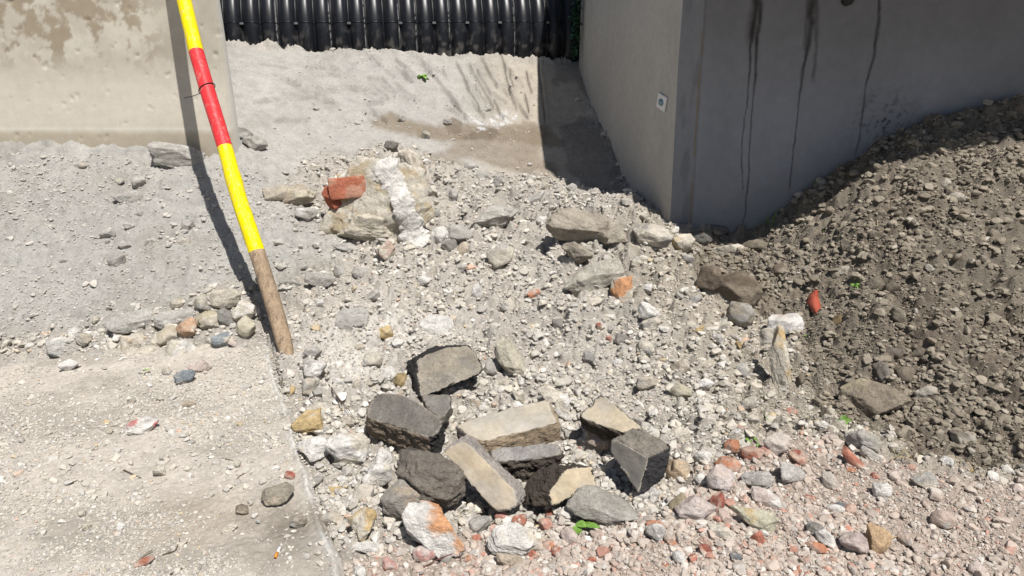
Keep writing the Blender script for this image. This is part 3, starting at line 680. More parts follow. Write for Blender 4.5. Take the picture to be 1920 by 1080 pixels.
# ------------------------------------------------------------------ broken asphalt and concrete slabs
TANF, ASPH, BLKA = A(176, 160, 136), A(112, 106, 98), A(58, 56, 55)
M_STRIPE = None
def chunk(name, poly, ext, cols, label, seed, side_cols=None, rough_face=.10, k=6, cat='paving fragment', noise=.012, face_noise=.0015, sharp=.02):
    """poly: (px,py,z) of the main face, ext: the other way through the block in metres; cols: face colour, rim colour"""
    Pf = np.array([at_z(a, b, c) for a, b, c in poly]); ext = np.array(ext, float)
    cen = Pf.mean(0) + ext / 2
    nrm = np.zeros(3)
    for i in range(len(Pf)): nrm += np.cross(Pf[i] - Pf[0], Pf[(i + 1) % len(Pf)] - Pf[0])
    nrm /= np.linalg.norm(nrm)
    if nrm @ ext > 0: nrm = -nrm
    pl = [(nrm, float(np.median((Pf - cen) @ nrm)), 0), (-nrm, abs(ext @ nrm) / 2 + .0, 1)]
    for i in range(len(Pf)):
        e = Pf[(i + 1) % len(Pf)] - Pf[i]; n = np.cross(e, ext); n /= np.linalg.norm(n)
        dd = (Pf[i] - cen) @ n
        if dd < 0: n, dd = -n, -dd
        pl.append((n, dd, 2 + i))
    # local frame from principal axes of the face
    q = Pf - Pf.mean(0); w, vec = np.linalg.eigh(q.T @ q); x = vec[:, 2]; z = nrm; y = np.cross(z, x); y /= np.linalg.norm(y); x = np.cross(y, z)
    Fm = np.c_[x, y, z]; lx_ = np.abs(q @ x).max(); ly_ = np.abs(q @ y).max(); lz_ = abs(ext @ nrm) / 2
    S = np.array([lx_, ly_, lz_])
    d, f = ico(k); dirs = (d * S) @ Fm.T
    N = np.array([p[0] for p in pl]); Dd = np.array([p[1] for p in pl]); dn = dirs @ N.T
    T = np.where(dn > 1e-5, Dd / np.maximum(dn, 1e-5), 99); t = T.min(1); which = T.argmin(1); V = dirs * t[:, None]
    Ts = np.sort(T, axis=1); edge = np.exp(-((Ts[:, 1] / Ts[:, 0] - 1) / .05))   # near an edge
    wf = (which == 0).astype(float)
    amp = np.where(wf > 0, face_noise, noise)
    nz = fbm3(V * 26 + seed, seed, 5, .68)
    ln = V / np.linalg.norm(V, axis=1)[:, None]
    V = V + N[which] * (nz * amp)[:, None] - ln * (edge * (.003 + .022 * np.clip(fbm3(V * 38, seed + 4, 4, .6) + .15, 0, 1)))[:, None]
    corner = np.exp(-((Ts[:, 2] / Ts[:, 0] - 1) / .12)); V = V - ln * (corner * .011 * np.clip(fbm3(V * 14, seed + 40, 3) + .45, 0, 1))[:, None]
    sc = side_cols or {}
    fc = np.asarray(cols[0]); rc = np.asarray(cols[1])
    c = np.tile(rc, (len(V), 1)); 
    for kk, cc in sc.items(): c[which == kk] = cc
    n2 = fbm3(V * 14, seed + 9, 4, .6)
    c = c * (1 + .35 * n2)[:, None]
    chips = (fbm3(V * 110, seed + 12, 2) > .40) & (c[:, 0] > .09); c[chips & (which != 0)] = c[chips & (which != 0)] * .5 + A(170, 166, 160) * .5
    m = which == 0; gd = sstep(-.2, .4, fbm3(V[m] * 9, seed + 31, 4, .6))[:, None]; c[m] = (fc * (1 - .45 * gd) + fc.mean() * np.array([1.02, .98, .92]) * .45 * gd) * (1 + .34 * n2[m])[:, None] * .94
    m2 = m & (edge > .25); c[m2] = c[m2] * .5 + A(200, 190, 174) * .5
    o = mk(name, V, f, None, col=np.clip(c, .01, .8), loc=tuple(cen), mats=[M_STONE, M_CUT], mi=m[f].all(1).astype(int) * (face_noise < .0035))
    return tag(o, label, cat, 'broken paving pieces heaped in the middle')
chunk('asphalt_fragment', [(776, 676, .075), (837, 647, .12), (887, 648, .11), (905, 677, .06), (903, 700, .02), (793, 748, -.01), (773, 692, .045)], (-.055, .085, -.05), (A(168, 158, 140), BLKA), 'grey-brown slab fragment with a black broken end, topmost of the heap', 11, face_noise=.004)
chunk('asphalt_fragment', [(700, 738, .10), (735, 737, .11), (773, 747, .12), (833, 787, .12), (824, 815, .09), (808, 826, .07), (683, 780, .06)], (.0, .012, -.085), (A(138, 131, 121), A(146, 132, 114)), 'dark grey slab fragment with a brown cut side, leftmost of the heap', 12, {5: BLKA, 6: BLKA}, face_noise=.004)
chunk('asphalt_fragment', [(790, 741, .04), (843, 738, .05), (848, 760, .04), (830, 788, .02), (800, 765, .03)], (0, .01, -.05), (A(150, 144, 134), ASPH), 'flat grey piece tucked between the topmost slab and the leftmost slab', 13, face_noise=.004, k=5)
chunk('concrete_fragment', [(851, 797, .11), (903, 773, .13), (1030, 752, .13), (1049, 789, .115), (905, 830, .085), (868, 818, .09)], (.01, -.012, -.065), (A(186, 176, 158), A(160, 142, 118)), 'long pale tan slab lying across the centre of the heap', 14, {7: A(90, 82, 76)}, face_noise=.003)
chunk('asphalt_fragment', [(915, 838, .06), (1048, 830, .07), (1053, 848, .065), (985, 862, .05), (925, 864, .045)], (0, .0, -.13), (A(176, 170, 164), A(92, 84, 75)), 'dark crumbly block with whitish top, under the long tan slab', 15, noise=.022, face_noise=.006)
chunk('concrete_fragment', [(828, 845, .14), (843, 830, .165), (872, 822, .17), (966, 918, .07), (975, 948, .03), (938, 964, .01), (926, 958, .01)], (.020, .062, -.028), (A(192, 176, 150), A(172, 164, 156)), 'smooth tan slab tilted diagonally down toward the viewer', 16, face_noise=.0022)
chunk('concrete_fragment', [(1063, 878, .085), (1113, 873, .09), (1124, 911, .045), (1034, 952, .0), (1025, 925, .03)], (-.085, .05, -.035), (A(196, 180, 152), A(78, 70, 62)), 'squarish tan-faced block with dark broken left side, beside the diagonal slab', 17, noise=.02, face_noise=.0025)
chunk('concrete_fragment', [(1123, 742, .11), (1147, 752, .115), (1203, 800, .10), (1203, 826, .075), (1145, 806, .075), (1083, 781, .07)], (.02, .015, -.06), (A(200, 186, 160), A(104, 94, 82)), 'tapering tan slab with a thin dark edge, uppermost right of the heap', 18, face_noise=.003)
chunk('asphalt_fragment', [(1140, 828, .10), (1160, 820, .115), (1211, 864, .10), (1205, 927, .005), (1134, 850, .075)], (.085, .055, .01), (A(120, 115, 107), A(146, 139, 128)), 'dark sawn block with scratched grooves and black tarry end', 19, {3: A(150, 142, 130), 4: A(62, 61, 61)}, noise=.014, face_noise=.003)

# ------------------------------------------------------------------ named single stones
STONES = []
def stone_color(V, c1, c2, seed, amt=.5, scale=9):
    n = fbm3(V * scale + 3.3, seed + 1, 4, .6); w = sstep(.42 - amt * .8, .66 - amt * .8, n + .12)
    return np.asarray(c1) * (1 - w[:, None]) + np.asarray(c2) * w[:, None]
def place_rock(name, px, py, w, h, ang, c1, c2, amt, label, cat, group=None, seed=0, k=4, rough=.10, nplanes=15, depth=.8, sink=.18, round_=False, lift=0.0, mat=None):
    base = hitH(px, py + .38 * h)
    if slab_s(base[0], base[1]) < -.01 and py > 675: base = at_z(px, py + .38 * h, .012)
    dd = depth_of(base); s = dd / FPX
    a, b = w * s / 2, h * s / 2; cdep = depth * min(a, b)
    Y = base[1] + .08 * cdep - lift
    P = at_Y(px, py, Y); gz = float(GH(np.array([P[0]]), np.array([P[1]]))[0])
    if P[2] - .9 * b > gz + lift: pass
    V, f = hull_rock(seed * 7 + 13, k, nplanes, .80 if round_ else .62, 1.0, rough)
    if not round_: pass
    Vw = (V * np.array([a, b, max(cdep, .3 * max(a, b))])) @ frame_mat(P, ang).T
    q = Vw[::max(1, len(Vw) // 400)]; gap = (q[:, 2] + P[2] - GH(q[:, 0] + P[0], q[:, 1] + P[1])).min()
    if gap > -.10 * b: P = P - np.array([0, 0, gap + .10 * b + .002])
    c = stone_color(Vw, c1, c2, seed, amt, 7 / max(.03, max(a, b)) * .1)
    c = c * (1 + .16 * fbm3(Vw * 40, seed + 3, 3))[:, None]
    o = mk(name, Vw, f, mat or M_STONE, col=np.clip(c, .01, .8), loc=tuple(P))
    tag(o, label, cat, group); STONES.append((P[0], P[1], max(a, b))); return o
HR = [ # px,py,w,h,ang,c1,c2,amt,label,depth,round
 (333, 290, 92, 46, -4, SAND, GREY, .4, 'big flat grey slab of stone at the foot of the beige wall', .7, 0),
 (815, 985, 128, 84, -24, WHITE, ORANGE, .62, 'large white boulder stained orange on top, below the dark block', .8, 0),
 (680, 982, 52, 58, 0, CREAM, OCHRE, .5, 'upright yellow-ochre wedge of stone beside the slab edge', .7, 0),
 (688, 1027, 78, 24, -12, WHITE, GREY, .2, 'narrow white stone slab under the ochre wedge', .8, 0),
 (962, 1014, 92, 62, -8, WHITE, CREAM, .3, 'cream-white block of stone, lowest in the middle', .7, 0),
 (1132, 950, 132, 66, -4, A(170, 164, 154), GREY, .4, 'grey concrete lump shaped like a loaf beside the green leaf', .8, 0),
 (753, 935, 74, 66, 14, A(166, 160, 150), TAN, .3, 'rounded grey boulder left of the orange-stained boulder', .8, 1),
 (655, 842, 78, 62, 10, CREAM, WHITE, .5, 'pale cream rubble block left of the dark rough boulder', .8, 0),
 (591, 842, 62, 44, -8, WHITE, CREAM, .4, 'whitish broken stone touching the slab edge', .7, 0),
 (716, 860, 40, 42, 20, WHITE, GREY, .3, 'small white block wedged against the dark rough boulder', .8, 0),
 (712, 890, 44, 40, 0, WHITE, CREAM, .3, 'square whitish stone below the small white block', .8, 0),
 (576, 790, 56, 40, 0, CREAM, OCHRE, .55, 'yellowish cream stone at the slab edge', .8, 0),
 (598, 768, 34, 26, 10, CREAM, WHITE, .4, 'pale angular stone above the yellowish cream stone', .8, 0),
 (590, 694, 42, 36, -10, WHITE, GREY, .35, 'white pyramid-like stone right of the pole foot', .9, 0),
 (922, 410, 100, 46, 6, GREY, A(196, 190, 180), .4, 'long flat grey rock overhanging a dark gap', .8, 0),
 (860, 438, 52, 32, -8, GREY, DGREY, .3, 'rounded grey rock left of the long flat rock', .9, 1),
 (824, 442, 34, 32, 0, WHITE, CREAM, .3, 'white lumpy stone beside the rounded grey rock', .8, 0),
 (872, 468, 54, 28, 25, TAN, CREAM, .4, 'tan elongated stone below the rounded grey rock', .6, 0),
 (842, 462, 30, 22, 10, DGREY, GREY, .3, 'dark grey angular stone between grey rock and tan stone', .8, 0),
 (940, 479, 52, 36, 18, CREAM, GREY, .35, 'cream and grey blocky stone on the gravel under the long flat rock', .8, 0),
 (1112, 521, 112, 50, 27, A(196, 190, 176), A(140, 130, 116), .5, 'long pointed slab of grey stone propped on the gravel', .6, 0),
 (1167, 548, 42, 56, 10, ORANGE, CREAM, .45, 'bright orange flat stone next to the pointed slab', .5, 0),
 (1110, 566, 40, 22, 10, CREAM, GREY, .4, 'small cream stone under the pointed slab', .8, 0),
 (1224, 441, 74, 40, -6, A(176, 172, 164), CREAM, .45, 'large oval grey and cream boulder by the concrete corner', .8, 1),
 (1278, 456, 46, 36, 0, CREAM, OCHRE, .3, 'cream rounded boulder right of the oval boulder', .9, 1),
 (1368, 470, 74, 28, -3, CREAM, TAN, .4, 'long pale stone embedded in the dark soil edge', .7, 0),
 (1404, 494, 30, 18, 0, TAN, CREAM, .3, 'small smooth tan stone below the long pale stone', .8, 1),
 (1382, 540, 90, 60, -8, A(136, 124, 108), A(112, 100, 86), .3, 'huge brown clod of earth at the border of gravel and soil', .9, 1),
 (1330, 522, 46, 46, 0, A(130, 118, 102), A(112, 100, 86), .3, 'brown earth clod left of the huge clod', .9, 1),
 (1388, 590, 50, 46, -10, A(166, 156, 140), GREY, .3, 'round-topped beige stone under the huge clod', .8, 1),
 (1472, 612, 64, 48, 18, WHITE, PINK, .3, 'large white and pinkish boulder behind the upright slab', .8, 0),
 (1436, 634, 60, 36, 10, A(186, 180, 168), CREAM, .3, 'grey-cream rock overhanging left of the upright slab', .8, 0),
 (1464, 668, 36, 118, 8, CREAM, OCHRE, .4, 'tall upright slab of layered cream stone', .7, 0),
 (1216, 584, 40, 30, -10, WHITE, GREY, .3, 'whitish angular stone right of the orange stone', .8, 0),
 (1222, 606, 36, 26, 20, CREAM, GREY, .3, 'cream stone beneath the whitish angular stone', .8, 0),
 (1276, 734, 42, 26, 0, A(190, 182, 160), CREAM, .4, 'flattish cream stone on the fine gravel slope', .7, 1),
 (1276, 690, 34, 28, 20, A(190, 178, 160), CREAM, .4, 'blocky beige stone above the flattish cream stone', .9, 0),
 (955, 672, 42, 76, 32, A(200, 192, 172), CREAM, .4, 'bone-shaped pale stone right of the topmost slab', .8, 1),
 (925, 688, 34, 30, 0, GREY, SAND, .4, 'grey rounded stone touching the topmost slab', .8, 1),
 (751, 714, 26, 28, 0, A(170, 150, 110), TAN, .3, 'olive-tan round pebble at the end of the topmost slab', .9, 1),
 (731, 706, 26, 36, 10, WHITE, CREAM, .2, 'white pebble left of the olive-tan pebble', .8, 1),
 (1036, 742, 60, 30, -20, WHITE, CREAM, .5, 'white crumbly stone behind the long tan slab', .8, 0),
 (1064, 768, 50, 36, -30, WHITE, CREAM, .4, 'cream-white angular stone between the tan slabs', .7, 0),
 (1025, 748, 32, 34, 0, A(206, 198, 180), CREAM, .4, 'round cream stone touching the long tan slab', .8, 1),
 (896, 760, 36, 18, -24, WHITE, TAN, .15, 'small white flake behind the long tan slab', .7, 0),
 (1122, 822, 50, 34, -30, A(200, 182, 158), PINK, .3, 'pinkish tan stone under the tapering slab', .8, 0),
 (1274, 882, 48, 36, 0, A(206, 184, 156), TAN, .3, 'tan block with shaded underside beside the black tarry end', .9, 0),
 (1222, 928, 28, 30, 0, WHITE, GREY, .4, 'little striped white stone under the black tarry end', .8, 0),
 (1304, 955, 76, 50, 12, A(214, 202, 194), PINK, .5, 'large pinkish white block in the lower rubble', .8, 0),
 (1352, 900, 52, 50, 50, A(218, 208, 202), PINK, .5, 'tilted pinkish white rock with a grey eye, mid rubble', .8, 0),
 (1316, 901, 28, 24, 0, WHITE, WHITE, .2, 'small pure white cube-like stone', .9, 0),
 (1412, 968, 84, 40, -3, A(206, 200, 176), OCHRE, .3, 'broad yellowish cream rock above a dark gap', .8, 0),
 (1354, 997, 56, 24, -6, CREAM, GREY, .3, 'long cream stone lying left under the broad yellowish rock', .8, 0),
 (1354, 968, 30, 28, 0, A(212, 190, 176), PINK, .3, 'pinkish cube of stone left of the broad yellowish rock', .9, 0),
 (1230, 998, 38, 30, 6, WHITE, GREY, .3, 'white lumpy stone, lower centre right', .9, 0),
 (1272, 946, 32, 44, -20, A(168, 156, 130), TAN, .3, 'olive-tan upright pebble left of the large pinkish block', .8, 1),
 (1456, 834, 44, 44, 10, A(216, 204, 192), PINK, .3, 'triangular pale stone above the brick fragments', .8, 0),
 (1482, 890, 50, 38, -8, A(206, 200, 192), GREY, .4, 'pale speckled grey rock right of the rubble', .8, 0),
 (1420, 900, 56, 32, 10, A(200, 196, 190), GREY, .4, 'broken grey-white rock between pinkish rock and speckled rock', .8, 0),
 (1440, 936, 66, 30, -12, WHITE, PINK, .4, 'wide whitish rock above the broad yellowish rock', .7, 0),
 (1620, 826, 66, 36, -8, A(190, 184, 170), GREY, .4, 'big grey-cream rock below the leafy weed at the soil foot', .8, 0),
 (1634, 853, 40, 20, -8, GREY, CREAM, .3, 'flat grey stone under the big grey-cream rock', .8, 0),
 (1544, 800, 32, 20, -10, WHITE, CREAM, .2, 'cream-white stone left of the leafy weed', .8, 0),
 (1384, 815, 28, 22, -14, WHITE, WHITE, .2, 'clean white chip beside an orange brick bit', .8, 0),
 (1227, 775, 20, 14, 0, WHITE, WHITE, .2, 'tiny bright white chip on the gravel', .8, 0),
 (1600, 1018, 48, 38, 20, A(196, 180, 172), PINK, .4, 'rough pinkish grey rock at the lower right', .9, 0),
 (1646, 1010, 42, 52, 0, A(206, 176, 140), OCHRE, .4, 'tall tan rock right of the rough pinkish rock', .9, 0),
 (1550, 1012, 40, 26, -40, WHITE, GREY, .3, 'slanting white stone left of the rough pinkish rock', .7, 0),
 (1528, 994, 30, 24, 0, DGREY, GREY, .3, 'dark grey rounded cobble above the slanting white stone', .9, 1),
 (1577, 949, 22, 14, 0, BLUEG, BLUEG, .2, 'blue-grey chip lying on a white stone', .7, 0),
 (1568, 955, 34, 18, 0, WHITE, GREY, .2, 'white stone under the blue-grey chip', .8, 0),
 (1380, 1045, 24, 18, 0, A(130, 132, 134), GREY, .2, 'blue-grey pebble near the bottom edge', .9, 1),
 (1640, 750, 118, 70, 8, A(150, 138, 122), A(176, 164, 140), .5, 'very large earth-coated boulder at the right soil foot', .7, 1),
 (1655, 700, 46, 34, -30, A(140, 132, 122), GREY, .3, 'dark boulder behind the very large earth-coated boulder', .8, 0),
 (1668, 664, 44, 24, 10, A(120, 112, 104), BROWN, .3, 'dark flat rock high above the very large boulder', .8, 0),
 (1572, 604, 24, 28, 0, A(130, 112, 84), BROWN, .4, 'brown knobbly clod right of the red tile shard', .9, 1),
 (1462, 508, 30, 30, 0, A(156, 146, 130), BROWN, .4, 'grey-brown knob of soil on the dark heap', .9, 0),
 (1346, 436, 38, 26, 0, A(120, 116, 110), BROWN, .3, 'shaded dark rock at the foot of the cracked wall', .9, 1),
 (1316, 446, 38, 26, 0, A(124, 120, 114), BROWN, .3, 'shaded round rock near the yellow wall seam', .9, 1),
 (1418, 462, 50, 26, 0, A(140, 130, 114), BROWN, .3, 'brown lump behind the long pale stone', .9, 1),
 (774, 314, 44, 70, 14, CREAM, A(176, 160, 140), .45, 'upright pale stone standing at the top of the masonry lump', .6, 0),
 (734, 274, 28, 20, 0, DGREY, GREY, .3, 'dark grey clod above the masonry lump', .9, 0),
 (560, 366, 62, 38, 10, A(200, 190, 170), TAN, .4, 'cream broken stone left of the red brick', .7, 0),
 (522, 362, 54, 30, -6, A(196, 186, 168), GREY, .3, 'flat beige stone leftmost of the stones beside the brick', .7, 0),
 (574, 402, 40, 26, -10, GREY, WHITE, .3, 'grey stone below the cream broken stone', .8, 0),
 (652, 464, 56, 18, -18, GREY, SAND, .3, 'thin grey slate-like flake below the masonry lump', .5, 0),
 (600, 524, 56, 26, -16, GREY, SAND, .3, 'flat grey flake on the slope above the pole foot', .5, 0),
 (545, 530, 40, 18, -24, DGREY, SAND, .3, 'dark ledge of hardened mud right of the bare pole', .5, 0),
 (676, 514, 30, 24, 0, GREY, SAND, .3, 'rounded grey stone on the slope, right of the flat flake', .8, 1),
 (722, 470, 36, 34, 0, A(196, 172, 156), CREAM, .4, 'pinkish stone below the masonry lump', .8, 0),
 (478, 268, 44, 26, -10, GREY, A(200, 194, 182), .4, 'grey rock in the corner right of the beige wall', .9, 0),
 (452, 250, 40, 22, 0, DGREY, SAND, .3, 'shaded rock pressed against the beige wall edge', .9, 0),
 (1085, 425, 120, 60, -12, A(178, 168, 152), A(160, 150, 136), .3, 'big crumbly grey clod topping the gravel mound', .9, 0),
 (1150, 440, 70, 44, -20, A(180, 171, 155), A(160, 150, 136), .3, 'grey clod right of the big crumbly clod on the mound', .9, 0),
 (1082, 474, 60, 36, -14, A(172, 162, 146), A(160, 150, 136), .3, 'small wedge clod casting shade below the mound clods', .9, 0),
 (905, 330, 34, 20, 0, GREY, SAND, .3, 'loose grey crumb rock on the lower sand bank', .8, 1),
 (884, 312, 26, 16, 0, GREY, SAND, .3, 'little grey rock above the loose crumb rock', .8, 1),
 (1005, 372, 40, 20, 8, SAND, GREY, .3, 'flat dusty rock between long rock and abutment shade', .8, 0),
 (478, 214, 0, 0, 0, GREY, GREY, 0, '', 0, 0),
 (240, 372, 50, 24, 0, SAND, GREY, .3, 'dusty grey ledge stone high on the left slope', .7, 1),
 (520, 918, 58, 32, 10, A(160, 152, 136), TAN, .35, 'smooth egg-shaped brown-grey cobble on the slab', .8, 1),
 (452, 948, 22, 18, 0, A(150, 138, 122), TAN, .3, 'small round brown pebble on the slab left of the egg-shaped cobble', .9, 1),
 (558, 970, 30, 22, -8, A(166, 156, 142), GREY, .3, 'greyish pebble on the slab below the egg-shaped cobble', .8, 1),
 (428, 984, 30, 16, 8, CREAM, OCHRE, .3, 'flat cream chip on the slab left of the greyish pebble', .6, 0),
 (353, 749, 24, 13, -4, TAN, CREAM, .3, 'smooth tan oval pebble alone in the middle of the slab', .7, 1),
 (296, 873, 22, 22, 0, CREAM, WHITE, .2, 'little cream pyramid stone on the slab', .8, 0),
 (265, 791, 56, 30, 8, WHITE, A(205, 110, 105), .30, 'white painted chunk with red stripes at the slab left', .7, 0),
 (346, 702, 36, 22, 4, BLUEG * 1.5, GREY, .4, 'blue-grey squared stone in front of the cobble row', .8, 0),
 (373, 682, 40, 22, 6, PINK, A(206, 160, 146), .4, 'pink flat stone above the blue-grey squared stone', .7, 0),
 (338, 656, 52, 40, 14, CREAM, WHITE, .4, 'large cream lump in the cobble row', .8, 0),
 (314, 632, 48, 36, 18, A(206, 194, 172), CREAM, .4, 'beige angular cobble, back row left', .8, 0),
 (351, 615, 36, 30, 10, A(210, 176, 148), CREAM, .4, 'peach-coloured cobble in the cobble row', .9, 0),
 (393, 602, 44, 34, 20, CREAM, A(196, 186, 160), .4, 'cream cobble left of the dark grey cobble', .8, 0),
 (424, 597, 26, 34, 24, A(160, 156, 150), DGREY, .3, 'dark grey oval cobble standing among cream cobbles', .8, 1),
 (458, 583, 44, 38, -10, CREAM, WHITE, .4, 'pale cobble catching the pole shadow', .8, 0),
 (460, 612, 34, 34, 10, A(206, 198, 176), CREAM, .4, 'round cream cobble nearest the pole, front', .9, 1),
 (418, 637, 40, 24, 0, A(160, 166, 168), CREAM, .4, 'bluish flat cobble at the front of the row', .7, 0),
 (384, 568, 38, 30, 0, A(190, 182, 166), GREY, .4, 'grey-beige cobble at the back of the row', .8, 0),
 (420, 560, 60, 32, 0, CREAM, A(196, 186, 166), .4, 'wide cream cobble topmost of the row', .8, 0),
 (382, 662, 44, 24, 14, CREAM, TAN, .4, 'long cream cobble right of the large cream lump', .7, 0),
 (279, 664, 44, 30, 8, CREAM, A(200, 180, 150), .4, 'tan-cream cobble at the left of the row', .8, 0),
 (250, 645, 40, 34, -10, CREAM, A(200, 180, 150), .4, 'cream cobble, leftmost of the row', .8, 0),
 (243, 672, 34, 30, -30, A(200, 190, 176), CREAM, .4, 'grey-cream cobble in front of the leftmost cobble', .8, 0),
 (292, 642, 30, 20, 12, CREAM, CREAM, .4, 'slim cream cobble between angular cobble and tan cobble', .8, 0),
 (336, 569, 30, 18, 0, A(190, 180, 160), CREAM, .3, 'small beige cobble behind the row on the grey slope', .9, 1),
 (442, 640, 30, 18, -10, PINK, CREAM, .3, 'pinkish cobble near the pole shadow', .8, 0),
 (252, 602, 96, 34, 0, SAND, GREY, .3, 'long grey hardened ledge above the cobble row', .8, 1),
 (335, 597, 80, 30, 0, SAND, GREY, .3, 'grey hardened ledge in the middle above the cobbles', .8, 1),
 (498, 530, 34, 36, 0, A(206, 192, 156), CREAM, .4, 'yellowish stone half hidden behind the bare pole', .8, 0),
 (818, 612, 62, 40, 0, WHITE, WHITE, .4, 'soft white chalky patch of stone above the topmost slab', .45, 1),
 (895, 548, 24, 32, -10, WHITE, GREY, .3, 'small upright white stone in the middle of the gravel', .8, 0),
 (660, 600, 60, 44, 0, SAND, GREY, .3, 'low grey mud lump right of the pole', .4, 1),
 (1050, 610, 30, 24, 0, DGREY, GREY, .3, 'dark grey stone in the fine gravel', .8, 1),
 (1165, 638, 28, 24, 0, DGREY, GREY, .3, 'dark round stone near two tiny brick chips', .8, 1),
 (832, 1062, 0, 0, 0, GREY, GREY, 0, '', 0, 0),
 (798, 1038, 46, 30, 4, PINK, A(206, 160, 150), .4, 'rosy round stone below the orange-stained boulder', .9, 1),
 (955, 1052, 52, 24, -6, A(196, 180, 160), CREAM, .3, 'beige flat stone below the cream-white block', .8, 0),
 (730, 1060, 30, 24, -30, A(214, 172, 160), PINK, .3, 'pink wedge stone at the bottom edge', .8, 0),
 (840, 965, 0, 0, 0, GREY, GREY, 0, '', 0, 0),
]
for i, (px, py, w, h, ang, c1, c2, amt, label, dep, rd) in enumerate(HR):
    if not w: continue
    big = max(w, h) > 55
    clod = 'clod' in label or 'ledge' in label or 'mud' in label or 'knob' in label
    place_rock('earth_clod' if clod else ('boulder' if big else 'stone'), px, py, w * 1.06, h * 1.08 * (1.12 if 'cobble' in label else 1), ang, c1, c2, amt, label, 'earth clod' if clod else 'stone', 'earth clods' if clod else 'loose stones on the site', 100 + i, 6 if max(w, h) > 90 else (5 if big else 4), (.24 if not rd else .16), 15 if not rd else 26, dep, round_=bool(rd))
place_rock('boulder', 804, 890, 142, 96, -32, A(128, 120, 110), A(92, 86, 80), .4, 'dark crumbly rounded boulder left of the diagonal tan slab', 'asphalt boulder', None, 900, 6, .38, 60, .95, round_=True, lift=.09)

# masonry lump with brick and lime
def build_masonry():
    root_P = hit(700, 400); root = empty('masonry_lump', root_P, 'half-buried tan mortar lump holding a red brick and a white lime streak', 'masonry')
    BODY = []
    def front(px, py, rad, off):
        V = np.concatenate(BODY); d = V[:, 1] * CP + (CH - V[:, 2]) * SP; u = 960 + FPX * V[:, 0] / d; v = 540 + FPX * ((CH - V[:, 2]) * CP - V[:, 1] * SP) / d
        m = (np.abs(u - px) < rad) & (np.abs(v - py) < min(rad, 10)); Yt = hit(px, py)[1]
        if m.any(): Yt = min(Yt, float(np.percentile(V[m, 1], 4)))
        return at_Y(px, py, Yt - off)
    def lump(name, px, py, w, h, ang, c1, c2, amt, seed, dep, k=6, rough=.2, npl=16, fwd=0, lo=.62, box=False):
        base = hit(px, py + .25 * h); s = depth_of(base) / FPX; a, b = w * s / 2, h * s / 2
        P = at_Y(px, py, hit(px, py + .28 * h)[1]) if not fwd else front(px, py, w * .4, fwd - .024)
        V, f = hull_rock(seed, k, npl, lo, 1.0, rough)
        if box:
            d, f = ico(k); V = d / np.abs(d).max(1)[:, None]; V = V * (1 - .12 * np.exp(-((np.sort(np.abs(V), 1)[:, 1] - 1) / .06) ** 2) * (fbm3(V * 6, seed, 3) + .5))[:, None]
        Vw = (V * np.array([a, b, dep])) @ frame_mat(P, ang).T
        Vw = Vw * (1 + .04 * fbm3(Vw * 40, seed, 3))[:, None]
        c = stone_color(Vw, c1, c2, seed, amt, 14) * (1 + .25 * fbm3(Vw * 30, seed + 3, 4))[:, None]
        if not fwd: BODY.append(Vw + P)
        return mk(name, Vw + P - root_P, f, M_STONE, root, np.clip(c, .01, .8))
    lump('mortar', 712, 386, 205, 172, -14, A(212, 204, 188), A(196, 180, 152), .35, 41, .10, rough=.34)
    lump('mortar', 690, 336, 150, 60, 0, A(226, 220, 208), A(200, 180, 146), .35, 42, .09, rough=.3)
    lump('mortar', 690, 430, 120, 60, -8, A(206, 197, 178), A(214, 206, 190), .4, 43, .09, rough=.35)
    lump('brick', 674, 350, 100, 36, 3, A(192, 118, 92), A(200, 150, 126), .4, 44, .03, fwd=.006, k=5, box=True)
    lump('brick', 626, 370, 46, 40, -40, A(176, 104, 80), A(160, 92, 72), .4, 45, .045, rough=.2, fwd=.010, k=5)
    pts = [(704, 308, 44), (726, 324, 46), (744, 350, 32), (754, 376, 34), (763, 402, 36), (772, 428, 42), (780, 452, 48), (786, 466, 40)]
    C = np.array([front(a, b, 14, .012) for a, b, w in pts])
    W = np.array([w for *_, w in pts]) * depth_of(C[3]) / FPX / 2 * 1.12
    n = 160; t = np.linspace(0, len(pts) - 1, n); CC = np.c_[[np.interp(t, range(len(pts)), C[:, k]) for k in range(3)]].T; WW = np.interp(t, range(len(pts)), W)
    for _ in range(30): CC[1:-1] = (CC[:-2] + 2 * CC[1:-1] + CC[2:]) / 4
    WW = WW * np.sqrt(np.clip(np.sin(np.linspace(.02, math.pi - .02, n)) * 4, 0, 1)); th = np.linspace(0, 2 * math.pi, 60, endpoint=False)
    D = np.gradient(CC, axis=0); D /= np.linalg.norm(D, axis=1)[:, None]; cd = np.array([0, 0, CH]) - CC; X = np.cross(D, cd); X /= np.linalg.norm(X, axis=1)[:, None]; Y = np.cross(D, X)
    V = (CC[:, None] + WW[:, None, None] * (np.cos(th)[None, :, None] * X[:, None] + .26 * np.sin(th)[None, :, None] * Y[:, None])).reshape(-1, 3)
    rel = V - np.repeat(CC, 60, axis=0); V = V + rel * (.42 * fbm3(V * 34, 77, 5, .6) + .6 * fbm3(V * 11, 79, 2))[:, None]
    i = (np.arange(n - 1)[:, None] * 60 + np.arange(60)[None]).ravel(); j = (np.arange(n - 1)[:, None] * 60 + (np.arange(60)[None] + 1) % 60).ravel()
    c = np.tile(A(232, 228, 220), (len(V), 1)) * (1 + .12 * fbm3(V * 40, 78, 3))[:, None]
    mk('lime_streak', V - root_P, np.c_[i, j, j + 60, i + 60], M_STONE, root, np.clip(c, 0, .8))
build_masonry()

